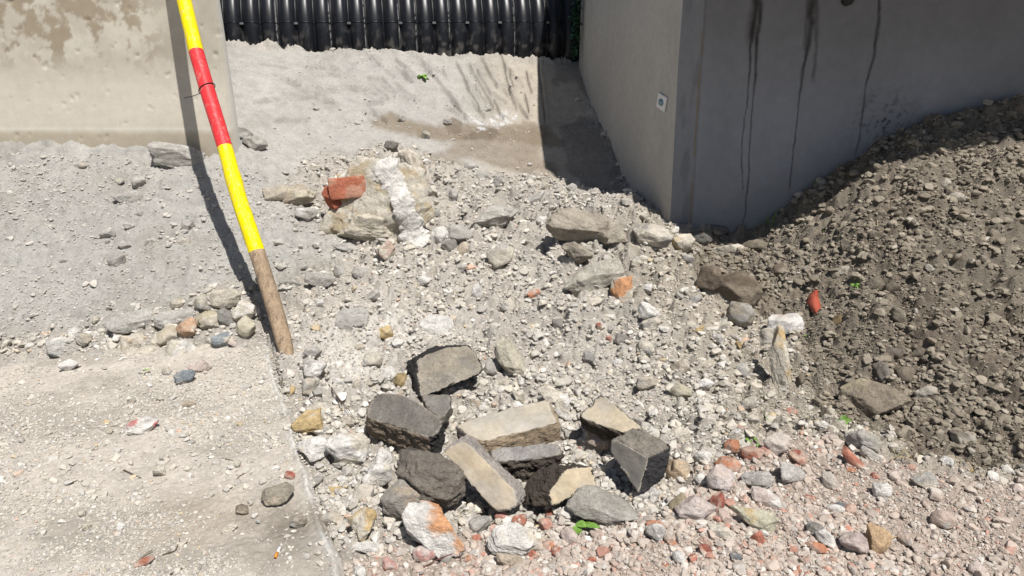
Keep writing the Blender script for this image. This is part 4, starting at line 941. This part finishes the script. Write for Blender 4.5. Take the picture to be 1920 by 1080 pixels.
# ------------------------------------------------------------------ brick fragments
BR = [(1533, 575, 0, 0), (1002, 552, 26, 16), (1123, 612, 12, 12), (1141, 634, 12, 11), (975, 976, 28, 22), (1030, 900, 0, 0), (1345, 940, 26, 34), (1370, 945, 34, 18), (1412, 850, 40, 26), (1372, 836, 26, 22), (1496, 858, 34, 26), (1440, 850, 30, 16),
      (1604, 868, 64, 18), (1590, 882, 24, 12), (1640, 893, 14, 12), (1022, 978, 26, 24), (1036, 968, 22, 26), (1026, 1024, 26, 18), (1045, 1034, 22, 16), (943, 970, 30, 24), (893, 1010, 18, 16), (1229, 985, 34, 16), (1324, 1030, 28, 16), (1322, 1018, 26, 18),
      (1300, 1048, 14, 16), (1365, 873, 44, 30), (1390, 804, 22, 14), (1484, 772, 20, 16), (1420, 1008, 24, 22), (1530, 1026, 36, 18), (1520, 936, 24, 14), (1592, 955, 22, 18), (1450, 1050, 16, 18), (1500, 1068, 14, 12), (1080, 842, 22, 12), (1092, 1032, 20, 14),
      (1000, 1040, 24, 16), (880, 1046, 20, 14), (1150, 1030, 18, 14), (1190, 1046, 20, 12), (1110, 1052, 22, 14), (1260, 1018, 18, 12), (1500, 980, 18, 10), (1640, 960, 18, 12), (1560, 1050, 18, 12), (1250, 1062, 16, 10), (542, 885, 18, 14), (553, 1037, 0, 0), (269, 1046, 34, 14)]
def where_phrase(px, py, marks):
    best = sorted(marks, key=lambda m: (m[1] - px) ** 2 + (m[2] - py) ** 2)[0]
    dx, dy = px - best[1], py - best[2]; d = math.hypot(dx, dy)
    a = 'right of' if dx > abs(dy) * 1.2 else 'left of' if -dx > abs(dy) * 1.2 else 'below' if dy > 0 else 'above'
    return ('just ' if d < 60 else 'well ' if d > 150 else '') + a + ' ' + best[0]
MARKS = [('the pole foot', 540, 675), ('the red brick in mortar', 650, 350), ('the long flat rock', 922, 410), ('the pointed slab', 1112, 521), ('the upright slab', 1464, 668), ('the topmost slab', 837, 695), ('the diagonal slab', 900, 895),
         ('the tapering tan slab', 1143, 780), ('the loaf-shaped lump', 1132, 950), ('the broad yellowish rock', 1412, 968), ('the red tile shard', 1532, 575), ('the leafy weed', 1572, 797), ('the huge clod', 1382, 540), ('the egg-shaped cobble', 520, 918),
         ('the orange-stained boulder', 815, 985), ('the cream-white block', 962, 1014), ('the oval boulder', 1224, 441), ('the cobble row', 350, 640), ('the beige wall base', 330, 270), ('the ochre wedge', 680, 982), ('the white pyramid stone', 590, 694),
         ('the flattish cream stone', 1276, 734), ('the very large earth-coated boulder', 1640, 750), ('the long brick sliver', 1604, 868), ('the rough pinkish rock', 1600, 1018), ('the large pinkish block', 1304, 955), ('the bone-shaped stone', 955, 672), ('the cream rubble block', 655, 842)]
LAB = {}
def uniq(label, px, py):
    LAB.setdefault(label, []).append(px); return label
for i, (px, py, w, h) in enumerate(BR):
    if not w: continue
    sz = 'large' if w > 35 else 'small' if w > 18 else 'tiny'; cc = [(BRICK, 'red'), (A(204, 144, 112), 'orange'), (A(172, 106, 90), 'dark red'), (A(202, 150, 134), 'dusty pink')][i % 4]
    lab = uniq('%s %s brick fragment %s' % (sz, cc[1], where_phrase(px, py, [m for m in MARKS if m[0] != 'the long brick sliver' or w != 64])) if w != 64 else 'long orange-red brick sliver at the soil foot', px, py)
    place_rock('brick_fragment', px, py, w * 1.1, h * 1.15, (i * 37) % 50 - 25 if w != 64 else -36, cc[0], A(204, 176, 158), .5, lab, 'brick fragment', 'brick fragments in the rubble', 300 + i, 4, .10, 10, .8)

# ------------------------------------------------------------------ mid-sized loose stones, each its own object, then the gravel
def zones_of(x, y):
    return dict(bank=zone(x, y, P_BANK, .04, .06, 3), left=zone(x, y, P_LEFT, .04, .06, 4), soil=zone(x, y, P_SOIL, .05, .15, 5), dust=zone(x, y, P_DUST, .05, .08, 6), cobb=zone(x, y, P_COBB, .05, .05, 7), rubl=zone(x, y, P_RUBL, .06, .08, 8))
def scatter_mid(n):
    px = RNG.uniform(100, 1850, n * 60); py = RNG.uniform(120, 1078, n * 60); out = []
    Hc = np.array([(a, b, max(w, h)) for a, b, w, h, *_ in HR if w] + [(a, b, w) for a, b, w, h in BR if w])
    blk = [(765, 645, 910, 752), (680, 735, 840, 850), (735, 835, 880, 950), (828, 752, 1056, 965), (985, 870, 1128, 950), (1080, 740, 1210, 830), (1130, 818, 1262, 930), (590, 300, 805, 475), (500, 560, 560, 690)]
    for a, b in zip(px, py):
        if len(out) >= n: break
        if any(x0 - 6 < a < x1 + 6 and y0 - 6 < b < y1 + 6 for x0, y0, x1, y1 in blk): continue
        P = hit(a, b); q = {k: float(v[0]) for k, v in zones_of(np.array([P[0]]), np.array([P[1]])).items()}
        if P[1] > 4.1 and P[0] < -1.6: continue
        if P[1] > 5.6 or b < 118: continue
        on = slab_s(P[0], P[1]) < 0 and b > 690
        dens = .30 + .7 * q['rubl'] + .7 * q['cobb'] - .28 * q['bank'] - .22 * q['left'] + .05 * q['soil'] - .16 * q['dust']
        if on: dens = .022
        if 1040 < b: dens *= .7
        if RNG.random() > dens: continue
        s = depth_of(P) / FPX; big = q['rubl'] + q['cobb'] > .5
        size = min(.012 * RNG.random() ** -.5 * 1.6, .042) * (1.25 if big else 1); wpx = 2 * size / s
        if wpx < 13: wpx = RNG.uniform(13, 18)
        if wpx > 46: wpx = 46
        if on: wpx = min(wpx, RNG.uniform(12, 20))
        if min(((Hc[:, 0] - a) ** 2 + ((Hc[:, 1] - b) * 1.2) ** 2) ** .5 - Hc[:, 2] * .5 - wpx * .42) < 0: continue
        Hc = np.r_[Hc, [[a, b, wpx]]]; out.append((a, b, wpx, q, on))
    return out
SZ = [(20, 'small'), (28, 'medium'), (99, 'fist-sized')]
mids = scatter_mid(235)
for i, (a, b, w, q, on) in enumerate(mids):
    r = random.random()
    if q['soil'] > .5: cc = [(A(128, 118, 104), 'brown'), (A(150, 140, 124), 'grey-brown'), (A(190, 182, 168), 'pale')][0 if r < .55 else 1 if r < .85 else 2]
    elif on: cc = [(CREAM, 'cream'), (A(200, 190, 172), 'beige'), (WHITE, 'white'), (A(176, 168, 154), 'dusty')][int(r * 4)]
    elif q['left'] > .5 or q['bank'] > .5: cc = [(SAND, 'dusty grey'), (GREY, 'grey'), (A(196, 188, 172), 'beige')][int(r * 3)]
    elif q['dust'] > .5: cc = [(WHITE, 'white'), (PINK, 'pinkish'), (CREAM, 'cream'), (A(204, 184, 170), 'dusty'), (A(196, 186, 174), 'beige')][int(r * 5)]
    else: cc = [(WHITE, 'white'), (CREAM, 'cream'), (GREY, 'grey'), (A(200, 190, 172), 'beige'), (OCHRE, 'yellowish'), (A(164, 160, 154), 'slate-grey'), (A(206, 198, 182), 'pale')][0 if r < .22 else 1 if r < .45 else 2 if r < .62 else 3 if r < .80 else 4 if r < .85 else 5 if r < .9 else 6]
    asp = random.uniform(.55, .95); rd = random.random() < .2; shp = 'rounded' if rd else ('flat' if asp < .65 else 'angular'); sz = [s for l, s in SZ if w < l][0]
    lab = uniq('%s %s %s stone %s' % (sz, shp, cc[1], where_phrase(a, b, MARKS)), a, b)
    place_rock('stone', a, b, w, w * asp, random.uniform(-40, 40), cc[0], SAND if q['soil'] < .5 else SOILC, random.uniform(.1, .45), lab, 'stone', 'loose stones on the site', 500 + i, 4, (.2 if not rd else .12), 10 if not rd else 22, .85, round_=rd)

ORD = ['leftmost', 'second', 'third', 'fourth', 'fifth', 'sixth', 'seventh', 'eighth', 'ninth']
for lab_, xs_ in LAB.items():
    if len(xs_) < 2: continue
    same = sorted([o for o in COL.objects if o.get('label') == lab_], key=lambda o: to_px(np.array(o.location))[0])
    for k_, o in enumerate(same):
        o['label'] = lab_ + (', leftmost such' if k_ == 0 else ', rightmost such' if k_ == len(same) - 1 else ', %s from left' % ORD[k_])
def mass(name, N, sizes, x, y, cols, nvar, k, mat, sinkf=.25, flat=.7, seed=1, rough=.1):
    r = np.random.default_rng(seed); VV = []; FF = []; CC = []; off = 0
    z = GH(x, y); var = r.integers(0, nvar, N)
    for v in range(nvar):
        base, f = hull_rock(seed * 1000 + v, k, 9, .55, 1.0, rough if k > 1 else 0)
        base = base * np.array([1, r.uniform(.6, .95), r.uniform(.5, .85)])
        idx = np.where(var == v)[0]; n = len(idx)
        if not n: continue
        q = r.normal(size=(n, 4)); q /= np.linalg.norm(q, axis=1)[:, None]; w_, a_, b_, c_ = q.T
        Rm = np.stack([1 - 2 * (b_ * b_ + c_ * c_), 2 * (a_ * b_ - c_ * w_), 2 * (a_ * c_ + b_ * w_), 2 * (a_ * b_ + c_ * w_), 1 - 2 * (a_ * a_ + c_ * c_), 2 * (b_ * c_ - a_ * w_), 2 * (a_ * c_ - b_ * w_), 2 * (b_ * c_ + a_ * w_), 1 - 2 * (a_ * a_ + b_ * b_)], 1).reshape(n, 3, 3)
        P = np.einsum('nij,vj->nvi', Rm, base) * sizes[idx][:, None, None]; P[..., 2] *= flat
        P += np.c_[x[idx], y[idx], z[idx] + sizes[idx] * sinkf][:, None, :]
        VV.append(P.reshape(-1, 3)); FF.append((f[None] + (np.arange(n) * len(base))[:, None, None]).reshape(-1, 3) + off); off += n * len(base)
        CC.append(np.repeat(cols[idx], len(base), axis=0))
    return mk(name, np.concatenate(VV), np.concatenate(FF), mat, col=np.clip(np.concatenate(CC), .01, .8), smooth=False)
def pick_cols(x, y, r):
    n = len(x); z = zones_of(x, y); t = r.random(n)
    def pal(P, W):
        W = np.cumsum(np.array(W) / sum(W)); return np.array(P)[np.searchsorted(W, r.random(n)).clip(0, len(P) - 1)]
    c = pal([WHITE, CREAM, GREY, A(200, 192, 178), A(150, 146, 140), OCHRE, A(212, 170, 140)], [22, 20, 18, 25, 8, 2, 1.5])
    lf = pal([SAND, GREY, A(188, 182, 174), A(206, 200, 190)], [5, 3, 4, 2]); so = pal([SOILC, A(136, 125, 110), A(112, 102, 90), A(164, 154, 138), A(200, 194, 182)], [6, 6, 5, 2, .5])
    du = pal([WHITE, A(196, 176, 162), PINK, BRICK, A(204, 134, 112), GREY, A(140, 138, 136), A(190, 178, 166)], [7, 8, 2.5, 1.1, 1.1, 4, 1.2, 9])
    for key, cc in (('left', lf), ('bank', lf), ('dust', du), ('soil', so)):
        m = r.random(n) < z[key]; c[m] = cc[m]
    dustc = np.where((z['soil'] > .5)[:, None], SOILC, np.where((z['dust'] > .5)[:, None], A(190, 177, 163), A(196, 190, 179)))
    ns = (1 - sstep(0, .75, sdist(x, y, P_SOIL) + .3 * fbm(x * 3, y * 3, 83, 3)))[:, None] * (1 - z['dust'])[:, None] * .7; dustc = dustc * (1 - ns) + A(168, 158, 140) * ns
    k = r.uniform(.25, .85, n)[:, None]; c = c * (1 - k) + dustc * k
    return c * r.uniform(.88, 1.14, n)[:, None]
def sample(n, dens, r, ymin=1.3, ymax=5.8):
    y = ymin * (ymax / ymin) ** r.random(n * 4); half = y * .84 + .15; x = r.uniform(-1, 1, n * 4) * half
    # equal density per image area, roughly
    z = zones_of(x, y); on = (slab_s(x, y) < 0) & (y < 2.75)
    d = dens(z, on, x, y); hole = (x < -1.6) & (y > 4.05) | (x > .88) & (y > 3.85)
    keep = (r.random(len(x)) < d) & ~hole; return x[keep][:n], y[keep][:n]
def d_grit(z, on, x, y):
    d = .75 - .68 * z['bank'] - .30 * z['left'] + .1 * z['soil'] + .1 * z['dust']; cl = sstep(-.25, .3, fbm(x * 4, y * 4, 620, 4)); d = d * (.45 + .75 * cl)
    return np.where(on, 1.0 * sstep(-.12, .35, fbm(x * 3.3, y * 4.5, 600, 5)) + .06, d)
def d_mid(z, on, x, y):
    d = .55 - .545 * z['bank'] - .42 * z['left'] + .25 * z['soil'] + .1 * z['dust'] + .3 * z['rubl'] + .2 * z['cobb']; cl = sstep(-.15, .3, fbm(x * 4, y * 4, 610, 5, .6))
    return np.where(on, .10 * cl, d * (.15 + 1.1 * cl))
r = np.random.default_rng(5)
x, y = sample(120000, d_grit, r); s = np.minimum(.0022 * (1 + r.pareto(2.6, len(x))), .007) * (.6 + .22 * y); o = mass('grit', len(x), s, x, y, pick_cols(x, y, r), 10, 1, M_GRIT, seed=2); tag(o, 'fine grit and crumbs strewn over sand, gravel and soil', 'grit', kind='stuff')
x, y = sample(30000, d_mid, r); s = np.minimum(.0046 * (1 + r.pareto(1.9, len(x))), .016) * (.62 + .18 * y); o = mass('gravel', len(x), s, x, y, pick_cols(x, y, r), 12, 2, M_GRIT, seed=3); tag(o, 'mixed pale gravel of limestone chips, brick bits and clods', 'gravel', kind='stuff')
x, y = sample(3600, lambda z, on, x, y: np.where(on, .008, .5 - .5 * z['bank'] - .45 * z['left'] + .5 * z['soil'] + .5 * z['rubl'] + .5 * z['cobb'] - .3 * z['dust'] * (1 - z['rubl'])), r); s = np.minimum(.0105 * (1 + r.pareto(2.0, len(x))), .026) * (.65 + .14 * y); o = mass('rubble', len(x), s, x, y, pick_cols(x, y, r), 14, 3, M_GRIT, seed=4, rough=.14); tag(o, 'coarse rubble of pebbles and clods filling gaps between stones', 'rubble', kind='stuff')

# ------------------------------------------------------------------ red tile shard
def build_shard():
    P = hit(1532, 575); n = 26; V = []; F = []
    M = frame_mat(P, 0); s = depth_of(P) / FPX
    cl = [(-6, 31, 3), (-9, 18, 9), (-6, 3, 12), (1, -9, 10), (9, -20, 7), (13, -29, 2)]
    t = np.linspace(0, 5, n); cx = np.interp(t, range(6), [c[0] for c in cl]); cy = np.interp(t, range(6), [c[1] for c in cl]); w = np.interp(t, range(6), [c[2] for c in cl])
    for k in range(n):
        for a in np.linspace(-1, 1, 9):
            V.append((M @ np.array([(cx[k] + a * w[k]) * s, cy[k] * s, (8 * (1 - a * a)) * s + .016])))
    for k in range(n - 1):
        for a in range(8): F.append([k * 9 + a, (k + 1) * 9 + a, (k + 1) * 9 + a + 1, k * 9 + a + 1])
    o = mk('tile_shard', V, F, M_TILE, loc=tuple(P)); sm = o.modifiers.new('thickness', 'SOLIDIFY'); sm.thickness = .007; sm.offset = -1
    tag(o, 'curved red-brown glazed tile shard on the dark soil', 'tile shard')
build_shard()

# ------------------------------------------------------------------ plants and twigs
def leaf(P, d, L, W, up=(0, 0, 1), curl=.3):
    d = np.asarray(d, float); d /= np.linalg.norm(d); side = np.cross(d, up); side /= np.linalg.norm(side) + 1e-9; nrm = np.cross(side, d)
    V = []; n = 6
    for k in range(n + 1):
        t = k / n; w = W * math.sin(math.pi * min(t * .9 + .05, 1)) ** .8 * .5
        c = np.asarray(P) + d * L * t - nrm * curl * L * t * t
        V += [c - side * w + nrm * w * .35, c, c + side * w + nrm * w * .35]
    F = []
    for k in range(n):
        for a in (0, 1): F.append([k * 3 + a, k * 3 + a + 1, (k + 1) * 3 + a + 1, (k + 1) * 3 + a])
    return V, F
def plant(name, px, py, n, L, W, label, cat, col, spread=1.0, upw=.6, group=None, P=None, seed=0):
    rr = random.Random(seed); P = hit(px, py) if P is None else P; P = P.copy(); V = []; F = []; C = []
    for k in range(n):
        a = rr.uniform(0, 2 * math.pi); e = rr.uniform(.3, 1) * upw; st = np.array([rr.gauss(0, 1), rr.gauss(0, 1), abs(rr.gauss(0, .6))]) * L * .35 * spread
        v, f = leaf(st, (math.cos(a), math.sin(a), e), L * rr.uniform(.6, 1.1), W * rr.uniform(.7, 1.1), curl=rr.uniform(.1, .5))
        F += [[i + len(V) for i in q] for q in f]; V += v; C += [np.asarray(col) * rr.uniform(.7, 1.3)] * len(v)
    o = mk(name, V, F, M_LEAF, col=np.array(C), loc=tuple(P + np.array([0, 0, .012]))); return tag(o, label, cat, group)
GR = np.array([.13, .24, .045]); DG = np.array([.03, .075, .035])
plant('weed_leaf', 1575, 797, 7, .035, .024, 'bright green leafy weed at the foot of the soil heap', 'weed', GR, 1, .8, seed=1)
plant('weed_leaf', 1097, 996, 4, .040, .030, 'green leaf under the loaf-shaped concrete lump', 'leaf', GR, .6, .5, seed=2)
plant('weed_leaf', 1406, 832, 7, .030, .010, 'small green sprig beside orange brick bits', 'weed', GR, 1.2, .4, seed=3)
plant('weed_leaf', 1520, 634, 7, .024, .012, 'tiny green seedling below the red tile shard', 'weed', GR, .8, .6, seed=4)
plant('weed_leaf', 1606, 545, 12, .030, .010, 'thin green seedling high on the dark soil heap', 'weed', GR, 1.3, .9, seed=5)
plant('weed_leaf', 1550, 438, 6, .022, .012, 'pale seedling high on the soil heap, left', 'weed', GR, 1, .6, seed=6)
plant('weed_leaf', 1630, 450, 5, .022, .012, 'pale seedling high on the soil heap, right', 'weed', GR, 1, .6, seed=7)
plant('weed_leaf', 790, 151, 7, .06, .035, 'single green sprig lying on the smooth sand bank', 'leaf', GR * 1.5, .6, .9, seed=8)
plant('weed_leaf', 478, 510, 3, .05, .02, 'green leaf on the grey slope just left of the pole', 'leaf', GR, .5, .2, seed=9)
plant('weed_leaf', 510, 509, 2, .04, .018, 'green leaf on the grey slope just right of the pole', 'leaf', GR, .5, .2, seed=10)
plant('weed_leaf', 274, 700, 3, .018, .014, 'very small green leaf on the slab near the cobble row', 'leaf', GR, .5, .4, seed=11)
plant('weed_leaf', 1528, 716, 9, .02, .006, 'faint green moss tuft right of the upright slab', 'weed', GR, 1.4, .5, seed=12)
plant('grass_tuft', 1440, 436, 9, .12, .004, 'thin grass blades sprouting at the foot of the cracked wall', 'grass tuft', GR * .8, .25, 3, seed=13)
plant('grass_tuft', 1598, 340, 7, .10, .004, 'grass blades in the shade near the top of the soil heap', 'grass tuft', GR * .7, .3, 2.5, seed=14)
plant('grass_tuft', 1675, 860, 14, .05, .003, 'dry straw tuft at the right foot of the soil', 'grass tuft', np.array([.35, .28, .14]), 1.2, 1.2, seed=15)
plant('grass_tuft', 1448, 800, 10, .035, .003, 'thin grass stalks above the triangular pale stone', 'grass tuft', GR, 1.2, 1.2, seed=16)
def ivy():
    rr = random.Random(4); V = []; F = []; C = []; base = at_Y(1079, 110, 6.0)
    for k in range(330):
        t = rr.random() ** .8; px = 1079 + rr.gauss(0, 3.0) + (3 if t > .5 else 0); py = 108 - t * 190
        Y = 5.92 + rr.uniform(-.03, .05); p = at_Y(px, py, Y) - base
        a = rr.uniform(0, 6.28); v, f = leaf(p, (math.cos(a), -abs(math.sin(a)), rr.uniform(-.6, .5)), .034, .026, curl=.3)
        F += [[i + len(V) for i in q] for q in f]; V += v; C += [DG * rr.uniform(.6, 2.0)] * len(v)
    root = tag(mk('ivy_plant', V, F, M_LEAF, col=np.array(C), loc=tuple(base)), 'dark green ivy between the pipe and the abutment', 'ivy')
ivy()
def twig(pts, r_, label, col, name='twig', cat='twig', lift=.012):
    P = [hit(a, b) + np.array([0, 0, lift + (0.02 if 0 < i < len(pts) - 1 else 0)]) for i, (a, b) in enumerate(pts)]
    P = [p if slab_s(p[0], p[1]) > 0 or p[1] > 2.7 else np.array([p[0], p[1], float(slab_top(np.array([p[0]]), np.array([p[1]]))[0]) + r_ * .8]) for p in P]
    t = np.linspace(0, len(P) - 1, 24); Q = np.c_[[np.interp(t, range(len(P)), [p[k] for p in P]) for k in range(3)]].T
    for _ in range(3): Q[1:-1] = (Q[:-2] + 2 * Q[1:-1] + Q[2:]) / 4
    return tag(tube(name, Q, r_, M_TWIG, col=col, taper=.5), label, cat)
DRY = (.36, .28, .18); DKW = (.09, .06, .045)
twig([(603, 716), (620, 735), (640, 765), (662, 790)], .0022, 'long brown root strand left of the leftmost slab', DKW)
twig([(612, 722), (628, 752), (655, 780), (668, 797)], .0018, 'second root strand running into the shade of the leftmost slab', DKW)
twig([(1632, 388), (1642, 420), (1644, 445), (1634, 470), (1629, 482)], .003, 'pale dry bent stalk on the upper soil heap', DRY)
twig([(1500, 720), (1508, 700), (1514, 688)], .0022, 'short pale stalk right of the upright slab foot', DRY)
twig([(782, 1078), (820, 1066), (862, 1050), (866, 1066)], .0022, 'purplish curved root at the bottom edge', (.12, .05, .045))
twig([(232, 880), (250, 888), (264, 896)], .0028, 'dark stick end at the left of the slab', DKW)
twig([(286, 1034), (272, 1040), (256, 1056)], .005, 'thick grey-brown stick at the lower left of the slab', (.2, .17, .14))
twig([(306, 1044), (330, 1034), (338, 1010)], .0022, 'forked thin twig on the slab, lower left', DKW)
twig([(320, 1080), (336, 1070), (342, 1064)], .003, 'dark twig at the very bottom of the slab', DKW)
twig([(412, 859), (430, 864), (438, 866)], .0022, 'short dark twig in the middle of the slab', DKW)
twig([(443, 904), (450, 897), (459, 895)], .0022, 'tiny dark twig left of the egg-shaped cobble', DKW)
twig([(1652, 1040), (1668, 1024), (1680, 1012)], .005, 'pale splinter of wood at the lower right rocks', DRY)
def butt():
    a = at_z(516, 1045, .012); b = at_z(520, 1036, .012); c = at_z(525, 1026, .012)
    root = empty('cigarette_butt', a, 'crushed cigarette butt with orange filter on the slab', 'cigarette butt')
    tube('filter', [a, (a + b) / 2, b], .004, material('filter_paper', tuple(A(226, 150, 60)), bump=.1, bscale=(50,), scales=(90,)), root, a, n=12)
    tube('paper', [b, (b + c) / 2, c], .0038, material('white_paper', (.75, .74, .7), bump=.1, bscale=(50,), scales=(90,)), root, a, n=12)
butt()
P = hit(1411, 557); dd, ff = ico(2)
V, f = hull_rock(5, 3, 8, .5, 1, 0); o = mk('china_shard', (V * np.array([.012, .020, .004])) @ frame_mat(P, -15).T, f, M_WHITEP, smooth=False, loc=tuple(P + np.array([-.0, -.05, .03]))); tag(o, 'small white china shard leaning on the huge clod', 'china shard')
